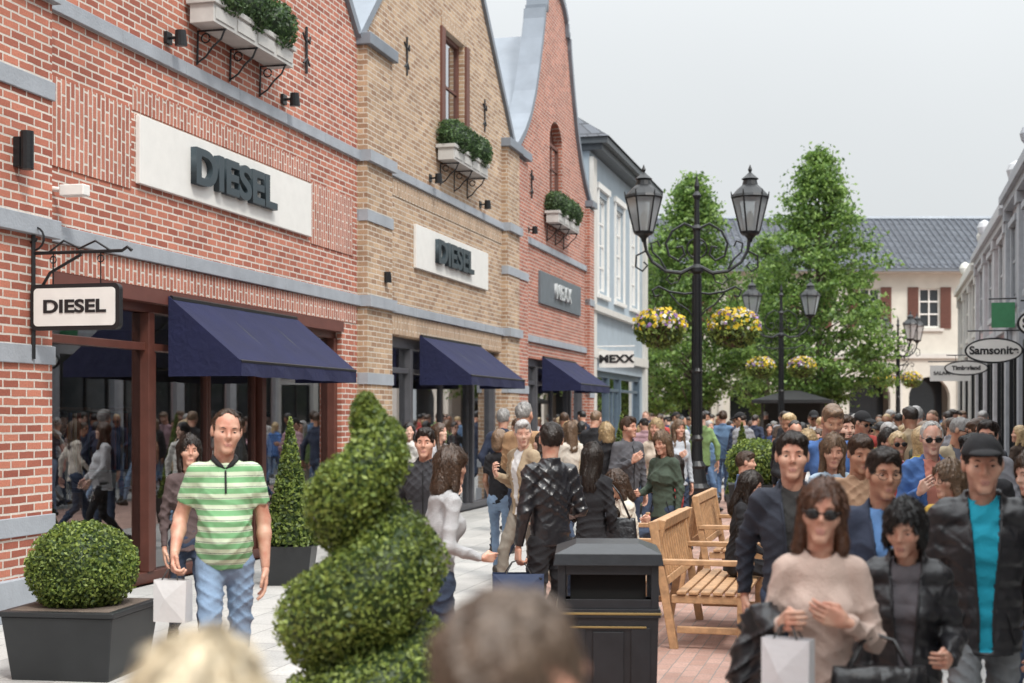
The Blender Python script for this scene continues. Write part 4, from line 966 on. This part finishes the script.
# ============================================================ STREET FURNITURE
def bench(loc,rot,L=1.6):
    e=top('wooden_bench',loc,rot); b=MB()
    for y in (-L/2,L/2-.06):
        b.box(.22,.28,y,y+.06,0,.62); 
        Mx=Matrix.Translation((-.24,y,0))@Matrix.Rotation(-.17,4,'Y'); b.obox(Mx,-.03,.03,0,.06,.0,.95)
        b.box(-.26,.28,y+.005,y+.055,.34,.40); b.box(-.36,.34,y-.01,y+.07,.62,.66); b.box(-.22,.24,y+.01,y+.05,.12,.17)
    for i in range(6): 
        x=-.22+.088*i; b.box(x,x+.07,-L/2-.01,L/2+.01,.405,.43)
    Mx=Matrix.Translation((-.24,0,0))@Matrix.Rotation(-.17,4,'Y')
    b.obox(Mx,-.02,.025,-L/2+.06,L/2-.06,.87,.95); b.obox(Mx,-.02,.02,-L/2+.06,L/2-.06,.46,.52)
    k=13
    for i in range(k):
        y=-L/2+.1+(L-.2)*i/(k-1); b.obox(Mx,-.01,.012,y-.025,y+.025,.52,.87)
    b.obj('slats_and_frame',[TEAK],e,bevel=.006)
bench(Vector((1.62,11.15,0)),-TH); bench(Vector((.93,11.5,0)),pi-TH); bench(Vector((2.35,14.4,0)),-TH); bench(Vector((1.6,14.7,0)),pi-TH)
e=top('litter_bin',Vector((.52,7.75,0)),-.05); b=MB()
b.box(-.27,.27,-.27,.27,.02,.08,0); b.frus(.08,.70,.25,.25,.265,.265,0,0,0)
for x in (-.265,.225):
    for y in (-.265,.225): b.box(x,x+.04,y,y+.04,.70,.93,0)
b.box(-.20,.20,-.20,.20,.70,.93,2); b.box(-.275,.275,-.275,.275,.655,.70,0); b.box(-.279,.279,-.279,.279,.67,.682,1)
b.frus(.93,.99,.29,.29,.28,.28,0,0,0); b.frus(.99,1.035,.28,.28,.17,.17,0,0,0)
for x in (-.22,.12):
    b.box(x,x+.10,-.272,-.255,.13,.60,0)
b.box(-.08,.08,-.275,-.255,.16,.58,0); b.box(-.20,.20,-.276,-.272,.60,.61,1)
b.box(-.225,.225,-.262,-.255,.70,.75,0); b.box(-.225,.225,-.262,-.255,.88,.93,0)
b.obj('body',[M('bin_black',(.018,.02,.024),.35,var=.25,vs=10,bump=.1),M('bin_gold',(.35,.25,.1),.4,metal=.5),M('bin_inside',(.004,.004,.004),.9)],e,bevel=.012)
PLB=M('planter_black',(.020,.022,.024),.45,var=.25,vs=4)
e=top('box_ball_in_planter',Vector((-2.87,9.5,0)),-.15); b=MB(); b.frus(0,.42,.33,.33,.38,.38,0,0,0); b.box(-.395,.395,-.395,.395,.42,.455,0); b.box(-.34,.34,-.34,.34,.445,.46,1)
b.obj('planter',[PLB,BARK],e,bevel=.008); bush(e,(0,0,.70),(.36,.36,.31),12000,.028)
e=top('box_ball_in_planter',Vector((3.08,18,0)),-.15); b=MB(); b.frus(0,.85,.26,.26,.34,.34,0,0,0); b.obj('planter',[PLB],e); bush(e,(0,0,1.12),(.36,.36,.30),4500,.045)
for (x,d,h) in ((1.62,21,1.75),(-2.26,14.5,1.7),(3.88,24,1.6)):
    e=top('conical_topiary',Vector((x,d,0)),0); b=MB(); b.frus(0,.4,.2,.2,.25,.25,0,0,0); b.obj('planter',[PLB],e)
    t=NR.rand(3500)**.7; a=NR.rand(3500)*2*pi; z=.4+(h-.4)*(1-t); r=.28*t*(.85+.2*NR.rand(3500)); P=np.stack([r*np.cos(a),r*np.sin(a),z],1); leaves(P,.05,'foliage',BX,e,[.35,.4,.25],np.stack([np.cos(a),np.sin(a),0*a],1))
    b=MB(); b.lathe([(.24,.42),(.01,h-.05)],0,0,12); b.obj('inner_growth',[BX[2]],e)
# spiral topiary
e=top('spiral_topiary',Vector((-.51,5.0,0)),0); b=MB(); b.frus(0,.42,.24,.24,.29,.29,0,0,0); b.obj('planter',[PLB],e,bevel=.008)
b=MB(); b.tube([(0,0,.4),(0,0,1.8)],[.03,.012],8); b.obj('stem',[BARK],e)
PT=[];NN=[]
N_=300; core=[];cr=[]
turns=2.9
for i in range(N_):
    t=i/(N_-1); z=.60+t*1.19; ang=2*pi*turns*t+3.3; rr=.115*(1-t)**.7+.020*(1-t**6); tr=.190*(1-t)**.55*(1-.22*t)+.058*(1-t**5)+.014
    c=np.array([rr*cos(ang),rr*sin(ang),z]); core.append(tuple(c)); cr.append(tr*.86)
    k=int(46+240*(tr/.2)**2); d=NR.normal(size=(k,3)); d/=np.linalg.norm(d,axis=1)[:,None]
    lump=1+.06*np.sin(d[:,0]*7+i*.13)*np.sin(d[:,2]*6+i*.09)
    PT.append(c+d*(tr*(.84+.24*NR.rand(k))*lump)[:,None]*np.array([1,1,.80])); NN.append(d)
P=np.vstack(PT); ND=np.vstack(NN)
CA=np.array(core); CR=np.array(cr)/.86
dm=np.full(len(P),1e9)
for i in range(0,N_,4):
    dm=np.minimum(dm,np.linalg.norm((P-CA[i])/np.array([1,1,.80]),axis=1)-CR[i])
kp=dm>-.026
leaves(P[kp],.021,'foliage',BX,e,[.52,.33,.15],ND[kp])
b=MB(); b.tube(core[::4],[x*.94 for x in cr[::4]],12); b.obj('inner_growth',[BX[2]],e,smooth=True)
print('setting',time.time()-T0)
# ============================================================ PEOPLE
def stripes(name,c1,c2,per=.045,duty=.5):
    m,t,b=nt(name); N=t.nodes.new; L=t.links.new; b.inputs['Roughness'].default_value=.85
    tc=N('ShaderNodeTexCoord'); sp=N('ShaderNodeSeparateXYZ'); L(tc.outputs['Object'],sp.inputs[0])
    f=N('ShaderNodeMath'); f.operation='MULTIPLY'; f.inputs[1].default_value=1/per; L(sp.outputs['Z'],f.inputs[0])
    g=N('ShaderNodeMath'); g.operation='FRACT'; L(f.outputs[0],g.inputs[0])
    cr=N('ShaderNodeValToRGB'); cr.color_ramp.interpolation='CONSTANT'; L(g.outputs[0],cr.inputs[0])
    el=cr.color_ramp.elements; el[0].position=0; el[0].color=(*c1,1); el[1].position=duty; el[1].color=(*c2,1)
    x=el.new(duty+.08); x.color=(.04,.07,.08,1); x=el.new(duty+.13); x.color=(*c2,1)
    L(cr.outputs[0],b.inputs['Base Color'])
    n3=N('ShaderNodeTexNoise'); n3.inputs['Scale'].default_value=9; n3.inputs['Detail'].default_value=1; n3.inputs['Distortion'].default_value=1.2; L(tc.outputs['Object'],n3.inputs['Vector'])
    b3=N('ShaderNodeBump'); b3.inputs['Strength'].default_value=.25; b3.inputs['Distance'].default_value=.04; L(n3.outputs['Fac'],b3.inputs['Height']); L(b3.outputs[0],b.inputs['Normal'])
    return m
BRN=(.06,.032,.018); DBR=(.022,.014,.01); BLK=(.01,.009,.009); BLD=(.42,.30,.16); GRY=(.32,.31,.30); LBR=(.16,.10,.06)
JEAN=(.10,.17,.30); LJEAN=(.20,.29,.42); DJ=(.03,.045,.08); BLKC=(.014,.014,.017)
near=dict(h=.010,hh=.005)
o,h=person('man_in_striped_polo',-1.575,7.8,1.775,14,(0,0,0),LJEAN,BRN,sk=0,topm=stripes('green_stripes',(.16,.36,.17),(.52,.60,.44),.058,.5),legs='walk',aR='half',aL='down',top_='tee',hair='recede',fat=.09,yaw=6,pitch=-4,seed=1,collar=True,**near)
paperbag(o,h[0],(.60,.60,.60),.18,.22,.09,.07,rot=1.1)
person('woman_in_dark_top',-2.25,9.9,1.60,20,(.10,.07,.07),DJ,DBR,female=True,legs='walk2',aR='down',aL='swf',top_='shirt',hair='mid',seed=2,**near)
o,h=person('woman_in_grey_sweater',-.41,7.7,1.56,115,(.40,.40,.41),DJ,BRN,sk=0,female=True,legs='stand',aR='carry',aL='down',top_='sweater',hair='mid',yaw=10,seed=3,fat=.02,lean=8,**near)
person('man_in_dark_jacket',-.66,10.8,1.64,-5,(.03,.03,.035),DJ,DBR,legs='walk',aR='swb',aL='swf',top_='jacket',hair='short',seed=4,**near)
person('man_in_navy_jacket',-.11,17.7,1.80,165,(.02,.028,.055),DJ,GRY,legs='stand',aR='pocket',aL='pocket',top_='jacket',hair='short',seed=5,**near)
person('man_in_tan_jacket',.12,14.6,1.88,150,(.36,.22,.12),DJ,GRY,legs='walk',aR='down',aL='swf',top_='jacket',hair='recede',seed=6,**near)
o,h=person('man_in_leather_jacket',.25,9.4,1.67,205,BLKC,BLKC,DBR,kind='leather',bkind='c',legs='stand',aR='carry',aL='grip',top_='leather',hair='short',yaw=-25,seed=7,**near)
paperbag(o,h[1],(.03,.05,.11),.34,.3,.14,.1,rot=1.2)
o,h=person('woman_in_black_coat',.58,10.4,1.52,165,BLKC,BLKC,DBR,female=True,bkind='c',legs='stand',aR='down',aL='carry',top_='jacket',hair='long',yaw=20,seed=8,**near)
handbag(o,(.24,.02,1.0),.3,.22,.12,(.16,0,1.42))
person('woman_in_black_jacket',1.07,16,1.64,190,BLKC,DJ,BLD,female=True,legs='stand',aR='down',aL='carry',top_='jacket',hair='bob',seed=9)
person('woman_in_cream_top',.74,18,1.66,-160,(.6,.55,.48),DJ,LBR,female=True,legs='walk',aR='swb',aL='swf',top_='sweater',hair='long',seed=10)
person('woman_in_beige_jacket',1.72,17,1.70,-20,(.5,.42,.34),DJ,BLD,female=True,legs='walk',aR='carry',aL='swf',top_='jacket',hair='mid',seed=11)
person('woman_in_grey_cardigan',2.13,18.2,1.66,20,(.45,.48,.52),DJ,LBR,female=True,legs='stand',aR='phone',aL='down',top_='sweater',hair='long',seed=12)
person('man_in_denim_jacket',4.15,28,1.83,175,(.10,.17,.28),JEAN,BRN,legs='walk',aR='swf',aL='swb',top_='jacket',hair='short',seed=13)
person('man_in_grey_coat',1.30,15.9,1.70,30,(.08,.08,.09),DJ,BRN,legs='stand',aR='phone',aL='down',top_='jacket',hair='short',yaw=20,seed=24)
person('woman_in_dark_green',1.42,13.3,1.58,-40,(.05,.07,.05),DJ,LBR,female=True,legs='stand',aR='carry',aL='down',top_='jacket',hair='mid',pitch=-15,seed=25)
# seated
person('seated_woman_in_cream_jacket',.99,11.7,1.62,-80,(.60,.56,.48),DJ,BRN,female=True,legs='sit',aR='lap',aL='mouth',top_='jacket',hair='mid',pitch=-12,seed=14,lean=10,**near)
person('seated_woman_in_dark_coat',.80,11.0,1.60,-85,(.03,.03,.04),DJ,DBR,female=True,legs='sit',aR='lap',aL='lap',top_='jacket',hair='long',pitch=-15,seed=15,lean=14,**near)
person('seated_woman_in_black',1.80,11.4,1.62,75,BLKC,BLKC,DBR,female=True,legs='sit',aR='lap',aL='phone',top_='jacket',hair='long',pitch=-12,seed=16,lean=8,**near)
person('seated_woman_in_red',1.68,14.75,1.64,-85,(.35,.04,.04),DJ,DBR,female=True,legs='sit',aR='lap',aL='lap',top_='jacket',hair='mid',seed=17)
person('seated_man_in_blue',2.38,14.5,1.7,80,(.1,.16,.3),DJ,BRN,legs='sit',aR='lap',aL='lap',top_='jacket',hair='short',seed=18)
# right group
o,h=person('woman_with_sunglasses',1.01,4.65,1.53,-8,(.56,.43,.37),BLKC,(.10,.045,.025),sk=0,female=True,legs='walk',aR='raise',aL='chest',top_='sweater',hair='mid',glasses='sun',yaw=-6,pitch=-3,seed=19,bkind='denim',h=.009,hh=.0042)
paperbag(o,h[0],(.62,.62,.64),.17,.27,.08,.06,rot=1.2)
S=Sdf()
S.c((.215,.0,1.20),(.20,.15,1.22),.050,.050,.03,1,.8); S.c((.25,.04,1.16),(.285,.05,.94),.065,.075,.05,.9,1.4); S.c((.20,.12,1.16),(.23,.12,.96),.05,.055,.05,.9,1.4); S.c((.29,.10,1.1),(.31,.10,1.0),.045,.05,.05,1,1.3)
V,Fq=S.mesh(.010,lambda G,D: D+wrk(G,.011,4)+.006*np.sin(60*G[1]+20*G[0])); b=MB(); b.add(V.tolist(),Fq.tolist()); b.obj('folded_coat',[cloth(BLKC,'puffer')],o,smooth=True)
handbag(o,(-.19,.19,.93),.38,.25,.14,(-.20,.06,1.16),rot=.15)
o,h=person('girl_in_black_jacket',1.40,5.05,1.45,-18,BLKC,BLKC,BLK,sk=0,female=True,legs='walk2',aR='down',aL='carry',top_='puffer',hair='bob',yaw=-12,pitch=-20,open_=True,inner=(.10,.09,.1),kind='puffer',seed=20,h=.009,hh=.0045)
person('man_with_glasses',1.60,6.15,1.60,-6,(.03,.04,.07),DJ,DBR,sk=1,legs='walk',aR='swf',aL='swb',top_='jacket',hair='short',glasses='rim',open_=True,inner=(.12,.25,.5),yaw=10,pitch=-6,seed=21,**near)
person('man_in_navy_coat',1.33,6.75,1.66,-4,(.025,.03,.045),DJ,DBR,sk=0,legs='walk2',aR='swb',aL='strap',top_='jacket',hair='short',open_=True,inner=(.03,.03,.03),yaw=-5,seed=22,**near)
person('man_in_cap_and_puffer_jacket',1.87,5.65,1.66,-12,BLKC,(.16,.17,.18),DBR,sk=0,kind='puffer',legs='walk',aR='down',aL='swb',top_='puffer',hair='cap',open_=True,inner=(.01,.30,.42),pitch=-5,yaw=0,seed=23,h=.009,hh=.0045)
mid=[('woman_in_light_blue',2.12,9.4,1.62,10,(.35,.45,.55),LBR,True,'sweater','long'),('man_in_checked_shirt',2.05,8.4,1.63,-10,(.35,.22,.14),BRN,False,'shirt','short'),
('white_haired_man_in_blue',2.95,10.0,1.70,-10,(.06,.14,.35),(.55,.54,.52),False,'jacket','recede'),('woman_in_mustard_scarf',2.35,7.6,1.50,-30,(.5,.32,.05),LBR,True,'jacket','mid'),
('man_in_black_coat',2.72,8.3,1.63,-15,BLKC,BLK,False,'jacket','short'),('woman_in_brown_jacket',2.62,7.1,1.56,-30,(.10,.06,.04),BRN,True,'jacket','long'),
('man_in_grey_hoodie',3.6,10.8,1.70,-15,(.2,.2,.22),DBR,False,'jacket','short'),('woman_in_white_jacket',2.45,11.8,1.62,15,(.6,.6,.6),BLD,True,'jacket','bob'),
('man_in_dark_shirt',2.9,12.4,1.74,0,(.05,.05,.07),BRN,False,'shirt','short'),('woman_in_pink',3.4,12.9,1.62,-10,(.5,.25,.28),DBR,True,'shirt','long'),
('man_in_beige_coat',4.2,13.4,1.72,5,(.35,.29,.2),GRY,False,'jacket','short'),('woman_in_black',4.0,11.9,1.6,-20,BLKC,BLK,True,'jacket','mid')]
for i,(nm,a,d,H,hd,tc,hc,fem,tp,hr) in enumerate(mid):
    person(nm,a,d,H,hd,tc,DJ if i%2 else JEAN,hc,sk=i%3,female=fem,legs='walk' if i%2 else 'walk2',aR=['swb','down','phone'][i%3],aL=['swf','carry','down'][i%3],top_=tp,hair=hr,open_=(tp=='jacket' and not fem),inner=[(.6,.6,.6),(.1,.1,.12),(.5,.2,.15)][i%3],glasses=[None,None,'sun','rim'][i%4],beard=(not fem and i%4==0),yaw=R.uniform(-45,45),pitch=R.uniform(-14,2),seed=30+i,h=.012,hh=.0055)
# foreground
person('man_walking_ahead',.0,1.42,1.565,120,(.25,.22,.2),DJ,(.15,.105,.075),sk=0,legs='walk',aR='swf',aL='swb',top_='shirt',hair='recede',yaw=20,seed=50,**near)
person('blonde_woman_walking_ahead',-.315,1.42,1.515,175,(.3,.3,.32),DJ,(.62,.52,.36),sk=2,female=True,legs='walk',aR='swf',aL='swb',top_='sweater',hair='bob',seed=51,**near)
print('near people',time.time()-T0)
TMP=[]
for i in range(18):
    fem=i%2==1
    TMP.append(dict(female=fem,legs=['walk','walk2','stand','walk'][i%4],aR=['swb','down','carry','swf','phone','pocket'][i%6],aL=['swf','grip','down','pocket','swb'][i%5],
       top_=(['jacket','sweater','tee','coat','jacket','shirt','puffer','jacket','shirt'] if fem else ['jacket','shirt','jacket','tee','puffer','leather','jacket','sweater','jacket'])[i//2],
       hair=(['long','mid','bob','pony','long','bun','mid','long','pony'] if fem else ['short','short','recede','short','cap','short','short','recede','short'])[i//2],
       yaw=[-15,30,55,0,-50,-30,15][i%7],pitch=[-12,0,-22,4][i%4],open_=(not fem and i%4==0),glasses=[None,None,'sun'][i%3],h=.016,hh=.0085,seed=60+i,fat=[0,.08,0,.12][i%4],lean=[0,3,0,6,0][i%5]))
crowd=top('crowd_of_shoppers',Vector((0,0,0)),0)
TC=[BLKC,BLKC,(.02,.028,.055),(.03,.03,.035),(.25,.25,.27),(.6,.58,.55),(.40,.06,.05),(.10,.17,.28),(.35,.27,.18),(.08,.09,.07),(.5,.5,.52),(.06,.14,.35),(.4,.25,.28),(.03,.05,.12),(.06,.04,.03),(.10,.10,.11),(.20,.30,.12),(.45,.35,.05)]
HCc=[BRN,DBR,BLK,BLD,LBR,GRY,DBR]
placed=[(2.99,23),(7.95,42),(15.2,56),(8.9,45),(3.08,18),(1.3,15.9)]+[(m[1],m[2]) for m in mid]
def try_place(a,d,mn=.55):
    for (x,y) in placed:
        if (x-a)**2+(y-d)**2<mn*mn: return False
    placed.append((a,d)); return True
cnt=0; tries=0
while cnt<150 and tries<9000:
    tries+=1
    s=9+41*R.random()**.9 if cnt<100 else R.uniform(12,30); n=R.uniform(.7,9.0) if s<44 else R.uniform(-2,11)
    x,y,_=street(n,s); bx=x/y
    if bx>.375 or bx<-.08: continue
    if y<(9.6 if bx>.2 else 12.6): continue
    if bx<.09 and (R.random()<.70 or (y<24 and R.random()<.6)): continue
    if .09<bx<.195 and y<24: continue
    if not try_place(x,y): continue
    kw=R.choice(TMP); away=R.random()<.45
    person('shopper',x,y,R.uniform(1.54,1.70) if kw['female'] else R.uniform(1.64,1.86),(180 if away else 0)+R.uniform(-55,55),R.choice(TC),R.choice([DJ,JEAN,BLKC,LJEAN,(.2,.18,.15)]),R.choice(HCc),sk=R.choice([0,0,1,2,3]),inner=R.choice([(.6,.6,.6),(.2,.05,.05),(.05,.1,.2)]),parent=crowd,**kw); cnt+=1
for (n,s,hd,c) in ((-.75,11.8,60,(.5,.2,.15)),(-.8,12.6,80,(.1,.12,.2)),(-.8,16.6,70,(.55,.5,.45)),(-.8,17.5,60,(.1,.1,.12)),(-.8,20.7,60,(.5,.5,.5)),(-.8,25.9,60,(.3,.1,.1))):
    x,y,_=street(n,s); person('shop_mannequin',x,y,1.78,hd,c,DJ,BLK,sk=2,z=.02,**TMP[0])
print('people',time.time()-T0,cnt)
# ============================================================ WORLD, SUN, CAMERA
w=bpy.data.worlds.new('World'); scene.world=w; w.use_nodes=True; t=w.node_tree; N=t.nodes.new; L=t.links.new
bg=t.nodes['Background']; sky=N('ShaderNodeTexSky'); sky.sky_type='NISHITA'; sky.sun_disc=False; sky.sun_elevation=math.radians(52); sky.sun_rotation=math.radians(150); sky.dust_density=4
L(sky.outputs[0],bg.inputs[0]); bg.inputs[1].default_value=.10
tc=N('ShaderNodeTexCoord'); sp=N('ShaderNodeSeparateXYZ'); L(tc.outputs['Generated'],sp.inputs[0])
cl=N('ShaderNodeMath'); cl.operation='MAXIMUM'; cl.inputs[1].default_value=0; L(sp.outputs['Z'],cl.inputs[0])
pw=N('ShaderNodeMath'); pw.operation='POWER'; pw.inputs[1].default_value=2.4; L(cl.outputs[0],pw.inputs[0])
nz=N('ShaderNodeTexNoise'); nz.inputs['Scale'].default_value=2.2; nz.inputs['Detail'].default_value=5; L(tc.outputs['Generated'],nz.inputs['Vector'])
ma=N('ShaderNodeMath'); ma.operation='MULTIPLY_ADD'; ma.inputs[1].default_value=3.8; ma.inputs[2].default_value=.80; L(pw.outputs[0],ma.inputs[0])
mr=N('ShaderNodeMapRange'); mr.inputs['To Min'].default_value=.92; mr.inputs['To Max'].default_value=1.08; L(nz.outputs['Fac'],mr.inputs['Value'])
mu=N('ShaderNodeMath'); mu.operation='MULTIPLY'; L(ma.outputs[0],mu.inputs[0]); L(mr.outputs[0],mu.inputs[1])
b2=N('ShaderNodeBackground'); b2.inputs[0].default_value=(.95,.985,1,1); L(mu.outputs[0],b2.inputs[1])
mx=N('ShaderNodeMixShader'); mx.inputs[0].default_value=.92; L(bg.outputs[0],mx.inputs[1]); L(b2.outputs[0],mx.inputs[2]); L(mx.outputs[0],t.nodes['World Output'].inputs[0])
sl=bpy.data.lights.new('sun','SUN'); sl.energy=2.6; sl.angle=math.radians(10); sl.color=(1,.95,.88); so=bpy.data.objects.new('sun',sl); link(so)
el,az=math.radians(52),math.radians(150)
dv=Vector((sin(az)*cos(el),cos(az)*cos(el),sin(el))); so.rotation_euler=dv.to_track_quat('Z','Y').to_euler()
cd=bpy.data.cameras.new('camera'); cd.lens=50; cd.sensor_width=36; cd.shift_y=.072; cd.clip_end=2000; cd.clip_start=.05
cd.dof.use_dof=True; cd.dof.focus_distance=11; cd.dof.aperture_fstop=2.8
co=bpy.data.objects.new('camera',cd); co.location=(0,0,1.72); co.rotation_euler=(pi/2,0,0); link(co); scene.camera=co
scene.view_settings.view_transform='Standard'; scene.view_settings.look='None'; scene.view_settings.exposure=0
print('done',time.time()-T0)
